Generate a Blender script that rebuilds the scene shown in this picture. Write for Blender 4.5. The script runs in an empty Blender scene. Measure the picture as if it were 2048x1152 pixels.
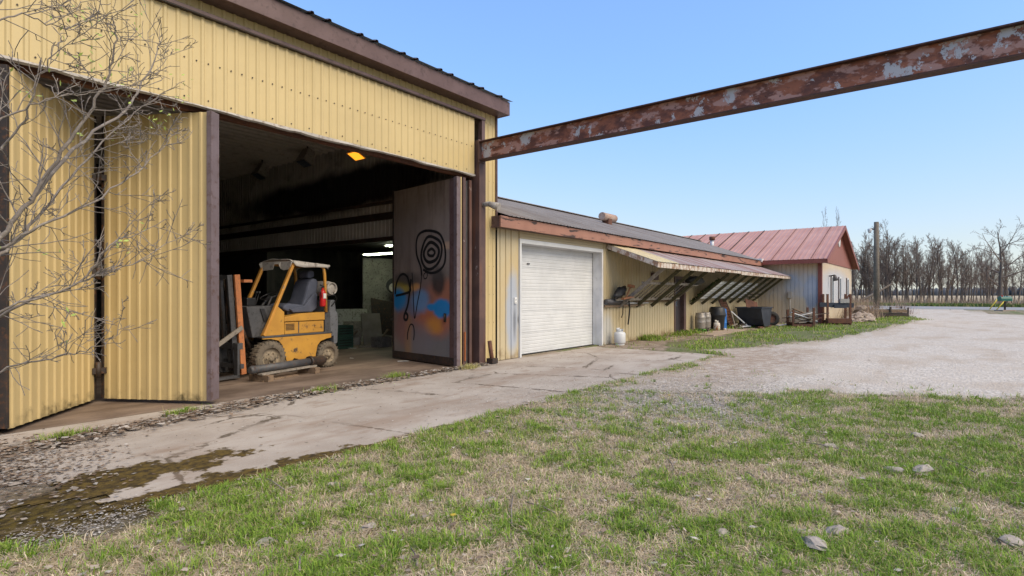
import bpy, math, random
import numpy as np
from mathutils import Vector, Matrix, noise as mnoise
R = math.radians
random.seed(7); rng = np.random.default_rng(7)
scene = bpy.context.scene
C = scene.collection

# ------------------------------------------------------------------ camera, sky, sun, exposure
YAW = math.atan2(871, 1123)            # long wall runs 37.8 deg to the right of the view
cam_d = bpy.data.cameras.new('camera'); cam = bpy.data.objects.new('camera', cam_d); C.objects.link(cam)
cam.location = (0, 0, 1.5)
cam.rotation_euler = (R(90), 0, YAW - R(90))
cam_d.sensor_width = 36; cam_d.lens = 36 * 1123 / 2048; cam_d.shift_y = 12 / 2048
cam_d.clip_start = .05; cam_d.clip_end = 5000
scene.camera = cam
SUN_EL, SUN_AZ = 46, 270               # azimuth of the direction towards the sun, degrees from +X
w = bpy.data.worlds.new('World'); scene.world = w; w.use_nodes = True
nt = w.node_tree; nt.nodes.clear()
sky = nt.nodes.new('ShaderNodeTexSky'); sky.sky_type = 'NISHITA'; sky.sun_disc = False
sky.sun_elevation = R(SUN_EL); sky.sun_rotation = R(90 - SUN_AZ)
sky.altitude = 200; sky.air_density = 1.0; sky.dust_density = .9; sky.ozone_density = 8.0
bg = nt.nodes.new('ShaderNodeBackground'); bg.inputs['Strength'].default_value = .15
wo = nt.nodes.new('ShaderNodeOutputWorld')
# the whole sky dome is softly compressed (thin high haze evens it out); effective strength about 0.09 to 0.14
bw = nt.nodes.new('ShaderNodeRGBToBW'); nt.links.new(sky.outputs[0], bw.inputs[0])
mu = nt.nodes.new('ShaderNodeMath'); mu.operation = 'MULTIPLY_ADD'; mu.inputs[1].default_value = .40; mu.inputs[2].default_value = 1.0; nt.links.new(bw.outputs[0], mu.inputs[0])
dv = nt.nodes.new('ShaderNodeMath'); dv.operation = 'DIVIDE'; dv.inputs[0].default_value = .32; nt.links.new(mu.outputs[0], dv.inputs[1]); nt.links.new(dv.outputs[0], bg.inputs['Strength'])
tn = nt.nodes.new('ShaderNodeMix'); tn.data_type = 'RGBA'; tn.blend_type = 'MULTIPLY'; tn.inputs[0].default_value = 1; tn.inputs[7].default_value = (1.03, .955, .87, 1)
# thin haze: the brighter (lower) parts of the dome lose colour
hz = nt.nodes.new('ShaderNodeMapRange'); hz.inputs['From Min'].default_value = 1.8; hz.inputs['From Max'].default_value = 5.0; hz.inputs['To Max'].default_value = .62; nt.links.new(bw.outputs[0], hz.inputs['Value'])
hm = nt.nodes.new('ShaderNodeMix'); hm.data_type = 'RGBA'; nt.links.new(hz.outputs[0], hm.inputs[0]); nt.links.new(sky.outputs[0], hm.inputs[6]); nt.links.new(bw.outputs[0], hm.inputs[7])
nt.links.new(hm.outputs[2], tn.inputs[6]); nt.links.new(tn.outputs[2], bg.inputs['Color']); nt.links.new(bg.outputs[0], wo.inputs['Surface'])
sun_d = bpy.data.lights.new('sun', 'SUN'); sun_d.energy = 2.25; sun_d.angle = R(50); sun_d.color = (1, .86, .64)
sun = bpy.data.objects.new('sun', sun_d); C.objects.link(sun)
sdir = Vector((math.cos(R(SUN_EL)) * math.cos(R(SUN_AZ)), math.cos(R(SUN_EL)) * math.sin(R(SUN_AZ)), math.sin(R(SUN_EL))))
sun.rotation_euler = sdir.to_track_quat('Z', 'Y').to_euler(); sun.location = sdir * 60
scene.cycles.max_bounces = 14; scene.cycles.diffuse_bounces = 9
vs = scene.view_settings
vs.view_transform = 'Standard'; vs.look = 'None'; vs.exposure = .85; vs.gamma = 1; vs.use_curve_mapping = False

# ------------------------------------------------------------------ helpers
def hash2(ix, iy, s):
    n = (ix.astype(np.int64) * 374761393 + iy.astype(np.int64) * 668265263 + s * 974634777) & 0xffffffff
    n = ((n ^ (n >> 13)) * 1274126177) & 0xffffffff
    return ((n ^ (n >> 16)) & 0xffffff) / float(0xffffff)
def vnoise(x, y, s=0):
    x = np.asarray(x, float); y = np.asarray(y, float)
    ix = np.floor(x); iy = np.floor(y); fx = x - ix; fy = y - iy
    fx = fx * fx * (3 - 2 * fx); fy = fy * fy * (3 - 2 * fy)
    a = hash2(ix, iy, s); b = hash2(ix + 1, iy, s); c = hash2(ix, iy + 1, s); d = hash2(ix + 1, iy + 1, s)
    return a + (b - a) * fx + (c - a) * fy + (a - b - c + d) * fx * fy
def fbm(x, y, s=0, o=4):
    v = 0; a = .5; t = 0
    for i in range(o):
        v = v + a * vnoise(x * 2 ** i, y * 2 ** i, s + i * 17); t += a; a *= .55
    return v / t
WL = {}
def wl(o): return WL.get(o.name, Vector((0, 0, 0)))
def setp(o, label=None, cat=None, group=None, kind=None):
    if label: o['label'] = label
    if cat: o['category'] = cat
    if group: o['group'] = group
    if kind: o['kind'] = kind
    return o
def thing(name, label, cat, loc=(0, 0, 0), rz=0, group=None):
    o = bpy.data.objects.new(name, None); C.objects.link(o); o.empty_display_size = .2
    o.location = loc; o.rotation_euler = (0, 0, rz); WL[o.name] = Vector(loc)
    return setp(o, label, cat, group)
def link(name, me, parent=None, local=False, mtx=None):
    o = bpy.data.objects.new(name, me); C.objects.link(o)
    off = Vector((0, 0, 0))
    if parent is not None:
        o.parent = parent
        if not local: off = wl(parent)
    if mtx is None: mtx = Matrix.Identity(4)
    o.matrix_local = Matrix.Translation(-off) @ mtx if parent is not None else mtx
    # world position of the object's own frame (children are given in world coordinates)
    WL[o.name] = mtx.translation.copy() if not local else Vector((0, 0, 0))
    return o
def child_frame_zero(o): WL[o.name] = Vector((0, 0, 0))
class MB:
    def __init__(s): s.v = []; s.f = []; s.sm = []
    def add(s, vs_, fs, sm=False):
        b = len(s.v); s.v += [tuple(v) for v in vs_]; s.f += [tuple(i + b for i in f) for f in fs]; s.sm += [sm] * len(fs); return s
    def box(s, x0, x1, y0, y1, z0, z1):
        return s.add([(x0, y0, z0), (x1, y0, z0), (x1, y1, z0), (x0, y1, z0), (x0, y0, z1), (x1, y0, z1), (x1, y1, z1), (x0, y1, z1)],
                     [(0, 3, 2, 1), (4, 5, 6, 7), (0, 1, 5, 4), (1, 2, 6, 5), (2, 3, 7, 6), (3, 0, 4, 7)])
    def bar(s, p, q, wd, hg, up=(0, 0, 1)):
        p = Vector(p); q = Vector(q); d = (q - p).normalized(); up = Vector(up)
        if abs(d.dot(up)) > .98: up = Vector((0, 1, 0))
        a = d.cross(up).normalized() * wd / 2; b = a.cross(d).normalized() * hg / 2
        vs_ = [p - a - b, p + a - b, p + a + b, p - a + b, q - a - b, q + a - b, q + a + b, q - a + b]
        return s.add(vs_, [(0, 1, 2, 3), (7, 6, 5, 4), (0, 4, 5, 1), (1, 5, 6, 2), (2, 6, 7, 3), (3, 7, 4, 0)])
    def tube(s, pts, rad, n=8, caps=True, sm=True):
        pts = [Vector(p) for p in pts]
        if not isinstance(rad, (list, tuple)): rad = [rad] * len(pts)
        b = len(s.v); k = len(pts); ref = None
        for i, p in enumerate(pts):
            d = (pts[min(i + 1, k - 1)] - pts[max(i - 1, 0)])
            d = d.normalized() if d.length > 1e-9 else Vector((0, 0, 1))
            if ref is None: ref = Vector((0, 0, 1)) if abs(d.z) < .9 else Vector((1, 0, 0))
            a = d.cross(ref)
            if a.length < 1e-4: a = d.orthogonal()
            a.normalize(); c = d.cross(a); ref = -c if False else ref
            for j in range(n):
                t = 2 * math.pi * j / n
                s.v.append(tuple(p + (a * math.cos(t) + c * math.sin(t)) * rad[i]))
        for i in range(k - 1):
            for j in range(n):
                s.f.append((b + i * n + j, b + i * n + (j + 1) % n, b + (i + 1) * n + (j + 1) % n, b + (i + 1) * n + j)); s.sm.append(sm)
        if caps:
            s.f.append(tuple(b + j for j in range(n))[::-1]); s.sm.append(False)
            s.f.append(tuple(b + (k - 1) * n + j for j in range(n))); s.sm.append(False)
        return s
    def lathe(s, prof, base=(0, 0, 0), axis='z', n=24, sm=True):
        b = len(s.v); base = Vector(base)
        for (r, h) in prof:
            for j in range(n):
                t = 2 * math.pi * j / n; c, q = math.cos(t) * r, math.sin(t) * r
                s.v.append(tuple(base + (Vector((c, q, h)) if axis == 'z' else Vector((h, c, q)) if axis == 'x' else Vector((c, h, q)))))
        for i in range(len(prof) - 1):
            for j in range(n):
                s.f.append((b + i * n + j, b + i * n + (j + 1) % n, b + (i + 1) * n + (j + 1) % n, b + (i + 1) * n + j)); s.sm.append(sm)
        return s
    def prism(s, poly, d, frame):
        """poly in 2D, frame(a,b,c)->xyz, extruded c from 0..d"""
        n = len(poly)
        vs_ = [frame(a, b, 0) for a, b in poly] + [frame(a, b, d) for a, b in poly]
        return s.add(vs_, [tuple(range(n))[::-1], tuple(range(n, 2 * n))] + [(i, (i + 1) % n, n + (i + 1) % n, n + i) for i in range(n)])
    def mesh(s, name, mat=None):
        me = bpy.data.meshes.new(name); me.from_pydata(s.v, [], s.f)
        me.polygons.foreach_set('use_smooth', s.sm); me.update()
        if mat: me.materials.append(mat)
        return me
    def build(s, name, mat, parent=None, local=False, bevel=0, kind=None, label=None, cat=None, group=None):
        o = link(name, s.mesh(name, mat), parent, local)
        if bevel:
            m = o.modifiers.new('bevel', 'BEVEL'); m.width = bevel; m.segments = 2; m.limit_method = 'ANGLE'; m.angle_limit = R(40)
        return setp(o, label, cat, group, kind)
def fast(name, verts, tris, mat, cols=None, smooth=False):
    me = bpy.data.meshes.new(name); verts = np.ascontiguousarray(verts, np.float32); tris = np.ascontiguousarray(tris, np.int32)
    k = tris.shape[1]
    me.vertices.add(len(verts)); me.vertices.foreach_set('co', verts.ravel())
    me.loops.add(tris.size); me.loops.foreach_set('vertex_index', tris.ravel())
    me.polygons.add(len(tris)); me.polygons.foreach_set('loop_start', np.arange(0, tris.size, k, dtype=np.int32))
    if smooth: me.polygons.foreach_set('use_smooth', np.ones(len(tris), bool))
    me.update(calc_edges=True)
    if cols is not None:
        at = me.color_attributes.new('col', 'FLOAT_COLOR', 'POINT')
        c4 = np.ones((len(verts), 4), np.float32); c4[:, :3] = cols; at.data.foreach_set('color', c4.ravel())
    me.materials.append(mat); return me
# ---- materials
class N:
    """tiny node helper"""
    def __init__(s, name):
        s.m = bpy.data.materials.new(name); s.m.use_nodes = True; s.t = s.m.node_tree
        s.b = s.t.nodes['Principled BSDF']; s._pos = None
    def n(s, t, **kw):
        o = s.t.nodes.new(t)
        for k, v in kw.items(): setattr(o, k, v)
        return o
    def l(s, a, b): s.t.links.new(a, b)
    def setin(s, sock, v):
        if isinstance(v, bpy.types.NodeSocket): s.l(v, sock)
        else: sock.default_value = v
    def pos(s, local=False):
        if local: return s.n('ShaderNodeTexCoord').outputs['Object']
        if s._pos is None: s._pos = s.n('ShaderNodeNewGeometry').outputs['Position']
        return s._pos
    def mapped(s, scale=(1, 1, 1), loc=(0, 0, 0), local=False):
        m = s.n('ShaderNodeMapping'); s.l(s.pos(local), m.inputs['Vector']); m.inputs['Scale'].default_value = scale; m.inputs['Location'].default_value = loc
        return m.outputs[0]
    def noise(s, scale=5, detail=4, rough=.55, stretch=(1, 1, 1), loc=(0, 0, 0), local=False, dist=0):
        o = s.n('ShaderNodeTexNoise'); s.l(s.mapped(stretch, loc, local), o.inputs['Vector'])
        o.inputs['Scale'].default_value = scale; o.inputs['Detail'].default_value = detail; o.inputs['Roughness'].default_value = rough; o.inputs['Distortion'].default_value = dist
        return o.outputs['Fac']
    def vor(s, scale=5, out='Color', local=False, stretch=(1, 1, 1)):
        o = s.n('ShaderNodeTexVoronoi'); s.l(s.mapped(stretch, (0, 0, 0), local), o.inputs['Vector']); o.inputs['Scale'].default_value = scale
        return o.outputs[out]
    def ramp(s, v, lo, hi):
        o = s.n('ShaderNodeMapRange'); o.interpolation_type = 'SMOOTHSTEP'; s.setin(o.inputs['Value'], v)
        o.inputs['From Min'].default_value = lo; o.inputs['From Max'].default_value = hi; return o.outputs[0]
    def math(s, op, a, b=0.0):
        o = s.n('ShaderNodeMath', operation=op); s.setin(o.inputs[0], a); s.setin(o.inputs[1], b); return o.outputs[0]
    def mix(s, f, a, b, mode='MIX'):
        o = s.n('ShaderNodeMix', data_type='RGBA', blend_type=mode); s.setin(o.inputs[0], f)
        for i, v in ((6, a), (7, b)):
            s.setin(o.inputs[i], v if isinstance(v, bpy.types.NodeSocket) else (*v, 1))
        return o.outputs[2]
    def sep(s, local=False):
        o = s.n('ShaderNodeSeparateXYZ'); s.l(s.pos(local), o.inputs[0]); return o.outputs
    def attr(s, name, out='Fac'):
        o = s.n('ShaderNodeAttribute', attribute_name=name); return o.outputs[out]
    def blob(s, ax, az, ca, cz, ra, rz_, soft=.35, nz=.5, nscale=3., local=False):
        """soft-edged sprayed patch: ellipse in two coordinates with a noisy rim"""
        xyz = s.sep(local)
        a = s.math('DIVIDE', s.math('SUBTRACT', xyz[ax], ca), ra); b = s.math('DIVIDE', s.math('SUBTRACT', xyz[az], cz), rz_)
        d = s.math('SQRT', s.math('ADD', s.math('MULTIPLY', a, a), s.math('MULTIPLY', b, b)))
        d = s.math('ADD', d, s.math('MULTIPLY', s.math('SUBTRACT', s.noise(nscale, 3, local=local), .5), nz))
        o = s.n('ShaderNodeMapRange'); o.interpolation_type = 'SMOOTHSTEP'; s.l(d, o.inputs['Value'])
        o.inputs['From Min'].default_value = 1 + soft; o.inputs['From Max'].default_value = 1 - soft
        return o.outputs[0]
    def done(s, col, rough=.7, metal=0., bump=None, bstr=.3, bdist=.01, spec=.4):
        s.setin(s.b.inputs['Base Color'], col if isinstance(col, bpy.types.NodeSocket) else (*col, 1))
        s.setin(s.b.inputs['Roughness'], rough); s.setin(s.b.inputs['Metallic'], metal); s.b.inputs['Specular IOR Level'].default_value = spec
        if bump is not None:
            o = s.n('ShaderNodeBump'); o.inputs['Strength'].default_value = bstr; o.inputs['Distance'].default_value = bdist
            s.l(bump, o.inputs['Height']); s.l(o.outputs[0], s.b.inputs['Normal'])
        return s.m
def worn(name, a, b, c=None, s1=2.5, s2=18, rough=.6, metal=0, streak=None, streak_amt=.5, bump=.15, cut=(.5, .7), spec=.4, local=False):
    """base a, broad drift to b, small chips/stains c, vertical streaks"""
    n = N(name)
    col = n.mix(n.ramp(n.noise(s1, 5, local=local), .35, .7), a, b)
    if c is not None: col = n.mix(n.ramp(n.noise(s2, 5, .65, loc=(3, 1, 7), local=local), *cut), col, c)
    if streak is not None:
        st = n.ramp(n.noise(7, 4, .6, stretch=(1, 1, .08), loc=(9, 2, 0), local=local), .5, .75)
        col = n.mix(n.math('MULTIPLY', st, streak_amt), col, streak)
    return n.done(col, rough, metal, n.noise(s2 * 2.2, 4, local=local), bump, .01, spec)
def flat(name, col, rough=.5, metal=0, spec=.4):
    n = N(name); v = n.noise(14, 4)
    return n.done(n.mix(n.ramp(v, .3, .75), tuple(x * .82 for x in col), tuple(min(1, x * 1.12) for x in col)), rough, metal, n.noise(60, 3), .08, .005, spec)
M = {}
def siding(name, base, dark, grime, patches=(), bottom=0.0, warm=None):
    n = N(name)
    col = n.mix(n.ramp(n.noise(1.1, 5), .3, .75), base, tuple(x * .9 for x in base))
    if warm: col = n.mix(n.math('MULTIPLY', n.ramp(n.noise(.55, 3, loc=(5, 5, 1)), .45, .75), .7), col, warm)
    st = n.ramp(n.noise(9, 4, .6, stretch=(1, 1, .05)), .52, .8); col = n.mix(n.math('MULTIPLY', st, .35), col, dark)
    for (ax, az, ca, cz, ra, rz_, c, soft, amt) in patches:
        col = n.mix(n.math('MULTIPLY', n.blob(ax, az, ca, cz, ra, rz_, soft), amt), col, c)
    if bottom:
        z = n.sep()[2]
        g = n.ramp(n.math('ADD', z, n.math('MULTIPLY', n.math('SUBTRACT', n.noise(9, 4, .6), .5), .5)), bottom, -.02)
        col = n.mix(n.math('MULTIPLY', g, n.ramp(n.noise(3, 4, loc=(0, 8, 0)), .35, .65)), col, grime)
    col = n.mix(n.math('MULTIPLY', n.ramp(n.noise(46, 3, .7), .66, .8), .5), col, grime)
    return n.done(col, .48, 0, n.noise(6, 3), .12, .02, .4)
GREYP = (.36, .40, .47)
M['yellow'] = siding('yellow_ribbed_steel', (.55, .43, .215), (.43, .32, .14), (.12, .09, .04), bottom=.0)
M['yellow_door'] = siding('yellow_door_steel', (.53, .405, .195), (.41, .295, .12), (.07, .055, .025), bottom=.22)
M['shed'] = siding('faded_yellow_steel', (.52, .435, .275), (.40, .32, .19), (.24, .16, .08), bottom=.3, warm=(.50, .37, .175),
    patches=[(0, 2, 10.28, 1.05, .24, .95, GREYP, .3, .9), (0, 2, 14.85, .4, .35, .55, (.45, .46, .46), .5, .7), (0, 2, 10.55, .9, .07, .12, (.03, .03, .03), .5, .9), (0, 2, 10.36, .85, .05, .35, (.06, .06, .07), .7, .6)])
M['far'] = siding('pinkish_faded_steel', (.56, .46, .335), (.43, .33, .24), (.28, .20, .13), bottom=.3, warm=(.52, .375, .27),
    patches=[(1, 2, 6.35, 2.1, .34, .42, GREYP, .35, .75), (1, 2, 5.42, 1.6, .36, .85, (.27, .30, .37), .2, .95), (0, 2, 36.5, 1.9, 5.5, .9, (.45, .47, .52), .35, .9)])
M['gable'] = siding('red_gable_steel', (.24, .075, .05), (.17, .05, .035), (.1, .04, .03))
M['brown'] = worn('brown_trim', (.105, .062, .056), (.13, .08, .075), (.07, .04, .035), rough=.45, s2=9)
M['brown_post'] = worn('brown_flaking_post', (.085, .05, .045), (.13, .075, .06), (.34, .29, .27), rough=.6, s2=5, cut=(.66, .72), streak=(.2, .07, .03), streak_amt=.5)
M['purple_edge'] = worn('purple_brown_edge', (.14, .105, .11), (.17, .13, .14), (.10, .06, .05), rough=.45, s2=12)
M['dark_steel'] = worn('dark_greasy_steel', (.025, .02, .018), (.05, .035, .028), (.10, .045, .02), rough=.55)
M['rust'] = worn('rusty_steel', (.10, .045, .03), (.16, .065, .035), (.06, .03, .025), rough=.8, bump=.35)
nb = N('rusty_beam_paint')                                      # red-brown rust with pinkish and pale peeled primer
c0 = nb.mix(nb.ramp(nb.noise(3, 6, .65, stretch=(1, 1, 2)), .38, .62), (.13, .05, .035), (.33, .115, .06))
c0 = nb.mix(nb.ramp(nb.noise(3.0, 7, .62, stretch=(1, .8, 1.6), loc=(2, 7, 0)), .50, .56), c0, (.44, .24, .19))
c0 = nb.mix(nb.ramp(nb.noise(2.4, 7, .72, stretch=(1, 1.1, 1.0), loc=(8, 3, 4)), .555, .585), c0, (.50, .48, .48))
c0 = nb.mix(nb.ramp(nb.noise(11, 5, .7, loc=(1, 3, 4)), .60, .7), c0, (.06, .03, .025))
M['beam'] = nb.done(c0, .7, 0, nb.noise(30, 5, .7), .4, .01)
M['beam_flange'] = worn('dark_rusty_flange', (.065, .03, .025), (.10, .045, .035), (.03, .02, .02), rough=.75, s1=4)
nf = N('brown_fascia_peeling')
c0 = nf.mix(nf.ramp(nf.noise(2, 5), .35, .7), (.31, .155, .11), (.265, .13, .092))
c0 = nf.mix(nf.ramp(nf.noise(1.7, 6, .6, stretch=(.7, 1, 4.5), loc=(4, 0, 2), dist=.5), .565, .60), c0, (.05, .03, .025))
c0 = nf.mix(nf.math('MULTIPLY', nf.ramp(nf.noise(6, 4, .6, stretch=(1, 1, .1)), .55, .8), .5), c0, (.33, .20, .16))
M['fascia_old'] = nf.done(c0, .6, 0, nf.noise(30, 4), .2, .01)
M['fascia_red'] = worn('red_fascia', (.20, .055, .04), (.23, .07, .05), (.13, .04, .03), rough=.5)
nr = N('weathered_grey_roof')
c0 = nr.mix(nr.ramp(nr.noise(1.2, 5), .3, .7), (.22, .20, .19), (.29, .27, .26))
c0 = nr.mix(nr.math('MULTIPLY', nr.ramp(nr.noise(5, 5, .6, stretch=(1, .07, .07)), .45, .75), .7), c0, (.17, .11, .09))
M['roof_grey'] = nr.done(c0, .8, 0, nr.noise(20, 3), .1, .01)
nr = N('faded_red_roof')
c0 = nr.mix(nr.ramp(nr.noise(.8, 5), .3, .7), (.42, .22, .175), (.48, .275, .225))
c0 = nr.mix(nr.math('MULTIPLY', nr.ramp(nr.noise(4, 5, .6, stretch=(.06, 1, .06)), .5, .75), .5), c0, (.29, .12, .09))
M['roof_red'] = nr.done(c0, .5, 0, nr.noise(20, 3), .1, .01)
nr = N('streaked_awning_steel')
c0 = nr.mix(nr.ramp(nr.noise(3.2, 4, .6, stretch=(1, .06, .06)), .44, .58), (.40, .34, .325), (.29, .165, .14))
M['awning'] = nr.done(c0, .5, 0, nr.noise(20, 3), .1, .01)
M['awning_cream'] = worn('cream_awning_sheet', (.66, .57, .36), (.6, .5, .3), (.5, .42, .28), rough=.4)
nr = N('peeling_white_board')
c0 = nr.mix(nr.ramp(nr.noise(8, 6, .7, stretch=(1, 1, .6)), .45, .58), (.52, .47, .42), (.25, .15, .10))
M['peel'] = nr.done(c0, .8, 0, nr.noise(30, 5), .4, .01)
M['brown_roof'] = worn('brown_roof', (.07, .045, .04), (.10, .065, .06), rough=.5)
M['white'] = worn('white_painted_steel', (.60, .61, .62), (.54, .55, .56), (.45, .43, .40), rough=.35, cut=(.68, .78), s2=10)
M['white_dirty'] = worn('dirty_white_trim', (.66, .66, .67), (.52, .53, .56), (.35, .3, .26), rough=.5, cut=(.62, .75), s2=6, streak=(.45, .42, .38))
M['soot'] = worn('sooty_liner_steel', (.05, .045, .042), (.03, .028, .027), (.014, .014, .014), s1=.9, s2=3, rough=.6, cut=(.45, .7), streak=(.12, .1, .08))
M['soot_ceiling'] = worn('sooty_ceiling_steel', (.70, .64, .58), (.64, .58, .52), (.50, .44, .39), s1=.7, s2=4, rough=.5)
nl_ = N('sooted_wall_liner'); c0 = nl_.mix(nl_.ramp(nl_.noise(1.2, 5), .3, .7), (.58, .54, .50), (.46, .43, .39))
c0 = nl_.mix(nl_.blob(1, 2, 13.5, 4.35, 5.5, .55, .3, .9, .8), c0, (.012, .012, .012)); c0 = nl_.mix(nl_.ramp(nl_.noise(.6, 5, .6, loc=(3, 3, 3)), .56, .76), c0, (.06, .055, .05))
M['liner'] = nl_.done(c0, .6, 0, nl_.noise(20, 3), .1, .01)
M['black'] = flat('black_plastic', (.02, .02, .022), .45)
M['rubber'] = worn('dusty_rubber', (.13, .105, .08), (.17, .14, .105), (.05, .043, .036), s1=5, s2=22, rough=.9)
M['rubber_clean'] = worn('black_rubber', (.02, .019, .018), (.035, .032, .03), rough=.85)
M['wheel_rim'] = worn('dusty_wheel_steel', (.30, .24, .17), (.22, .175, .125), (.09, .075, .06), s1=7, s2=22, rough=.8)
M['fork_yellow'] = worn('scuffed_forklift_yellow', (.55, .285, .045), (.45, .225, .04), (.09, .06, .04), s1=3, s2=6, rough=.55, cut=(.58, .72), local=True)
M['fork_post'] = worn('worn_yellow_post', (.60, .29, .05), (.50, .23, .04), (.30, .22, .15), s1=4, s2=8, rough=.5, cut=(.56, .66), local=True)
M['fork_orange'] = worn('chalky_orange_mast', (.50, .19, .07), (.42, .15, .06), (.28, .12, .06), s1=5, s2=14, rough=.7, local=True)
M['fork_grey'] = worn('charcoal_forklift_steel', (.06, .06, .065), (.085, .085, .09), (.03, .03, .03), rough=.5, local=True)
M['fork_grey_light'] = worn('grey_counterweight', (.15, .155, .17), (.12, .125, .14), (.07, .07, .07), rough=.5, local=True)
M['chrome'] = flat('chrome_rod', (.6, .6, .6), .18, 1)
M['seat'] = worn('blue_grey_seat_fabric', (.075, .085, .12), (.10, .11, .15), (.16, .155, .15), s1=5, s2=40, rough=.95, cut=(.6, .8), local=True)
M['tarp'] = worn('dirty_canvas', (.62, .58, .53), (.50, .46, .41), (.22, .19, .16), s1=4, s2=10, rough=.9, local=True)
M['tank_grey'] = worn('pale_grey_tank', (.42, .39, .35), (.34, .31, .28), (.22, .17, .13), rough=.5)
M['red'] = flat('fire_red', (.55, .02, .02), .3)
M['paper'] = flat('white_paper', (.75, .75, .73), .7)
M['wood'] = worn('weathered_board', (.22, .15, .095), (.16, .11, .075), (.09, .065, .05), s1=6, s2=16, rough=.9, bump=.4)
M['wood_grey'] = worn('grey_weathered_board', (.28, .245, .205), (.20, .175, .15), (.11, .09, .075), s1=6, s2=16, rough=.9, bump=.4)
M['wood_moss'] = worn('mossy_timber', (.105, .095, .05), (.07, .062, .035), (.04, .035, .025), s1=5, s2=14, rough=.95, bump=.5)
M['zinc'] = worn('galvanised_sheet', (.62, .63, .65), (.54, .55, .57), (.3, .28, .26), rough=.4, metal=.1)
M['sheet_white'] = worn('pale_painted_sheet', (.72, .73, .75), (.62, .63, .66), (.42, .4, .38), rough=.5, cut=(.6, .75), s2=5)
M['steel_grey'] = worn('grey_pipe_steel', (.06, .062, .07), (.09, .09, .095), (.10, .06, .04), rough=.5, s1=6)
M['galv'] = worn('keg_steel', (.33, .30, .27), (.27, .25, .23), (.2, .17, .13), rough=.45, metal=.3)
M['green_paint'] = flat('bright_green_paint', (.12, .32, .05), .5)
M['crate_green'] = flat('dull_green_plastic', (.03, .075, .055), .5)
M['blue_plastic'] = worn('blue_plastic', (.03, .16, .48), (.03, .13, .4), (.25, .2, .15), rough=.4, cut=(.68, .8))
M['hopper'] = worn('navy_black_steel', (.028, .033, .045), (.042, .047, .06), (.05, .04, .035), rough=.45, cut=(.6, .75))
M['door_dark'] = worn('dark_plum_door', (.045, .036, .04), (.055, .045, .05), (.03, .025, .027), rough=.4)
M['glass'] = flat('dark_window_glass', (.10, .12, .15), .06, 0, .8)
M['concrete_block'] = worn('concrete_block', (.36, .34, .31), (.3, .28, .26), (.2, .19, .17), rough=.95)
M['stone'] = worn('field_stone', (.33, .265, .215), (.26, .20, .16), (.42, .37, .31), s1=3, s2=9, rough=.95, bump=.6)
M['stone_pale'] = worn('pale_limestone', (.37, .325, .28), (.30, .26, .22), (.21, .175, .145), s1=9, s2=25, rough=.95, bump=.6)
M['pole'] = worn('weathered_pole_wood', (.17, .145, .115), (.125, .105, .085), (.08, .068, .055), s1=2, s2=9, rough=.95, streak=(.09, .075, .06), bump=.4)
M['bark'] = worn('grey_bark', (.23, .195, .17), (.17, .145, .125), (.31, .275, .24), s1=10, s2=30, rough=.95, bump=.5)
M['bark_far'] = worn('grey_brown_bark', (.13, .11, .095), (.10, .085, .075), (.17, .145, .125), s1=1.2, s2=3, rough=.95)
M['twig_far'] = worn('brown_twigs', (.20, .155, .13), (.155, .12, .10), rough=.95)
M['bud'] = flat('young_green_leaf', (.34, .42, .09), .6)
M['mail_green'] = flat('green_mailbox', (.015, .11, .085), .4)
M['yellow_plastic'] = flat('yellow_plastic', (.62, .47, .05), .6)
M['brush'] = worn('dry_brush', (.36, .27, .18), (.28, .2, .13), rough=.95)
def emit(name, col, st):
    n = N(name); n.b.inputs['Emission Color'].default_value = (*col, 1); n.b.inputs['Emission Strength'].default_value = st
    return n.done(col, .5)
M['tube_lit'] = emit('lit_fluorescent', (.9, 1, .7), 12)
M['orange_lit'] = emit('glowing_orange_lens', (1, .33, .02), 1.0)
# vertex-coloured plants
def vcol(name, rough=.7, trans=.25):
    n = N(name); c = n.attr('col', 'Color'); m = n.done(c, rough, 0, None, spec=.25)
    tr = n.n('ShaderNodeBsdfTranslucent'); n.l(c, tr.inputs['Color'])
    mx = n.n('ShaderNodeMixShader'); mx.inputs[0].default_value = trans
    out = n.t.nodes['Material Output']; n.l(n.b.outputs[0], mx.inputs[1]); n.l(tr.outputs[0], mx.inputs[2]); n.l(mx.outputs[0], out.inputs['Surface'])
    return m
M['blade'] = vcol('grass_blades'); M['litter'] = vcol('dead_leaves', .9, .1)

# ------------------------------------------------------------------ ground
def axis(dense0, dense1, step, lo, hi):
    a = list(np.arange(dense0, dense1 + 1e-6, step)); s = step; x = dense1
    while x < hi: s *= 1.3; x += s; a.append(min(x, hi))
    s = step; x = dense0
    while x > lo: s *= 1.3; x -= s; a.insert(0, max(x, lo))
    return np.array(a)
def sheet(xs, ys, keep=None):
    X, Y = np.meshgrid(xs, ys, indexing='ij'); nx, ny = X.shape
    idx = np.arange(nx * ny).reshape(nx, ny)
    q = np.stack([idx[:-1, :-1], idx[1:, :-1], idx[1:, 1:], idx[:-1, 1:]], -1)
    if keep is not None: q = q[keep((X[:-1, :-1] + X[1:, 1:]) / 2, (Y[:-1, :-1] + Y[1:, 1:]) / 2)]
    q = q.reshape(-1, 4); used, inv = np.unique(q, return_inverse=True)
    return X.ravel()[used], Y.ravel()[used], inv.reshape(-1, 4)
def seg_interp(x, pts):
    p = np.array(pts); return np.interp(x, p[:, 0], p[:, 1])
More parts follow.
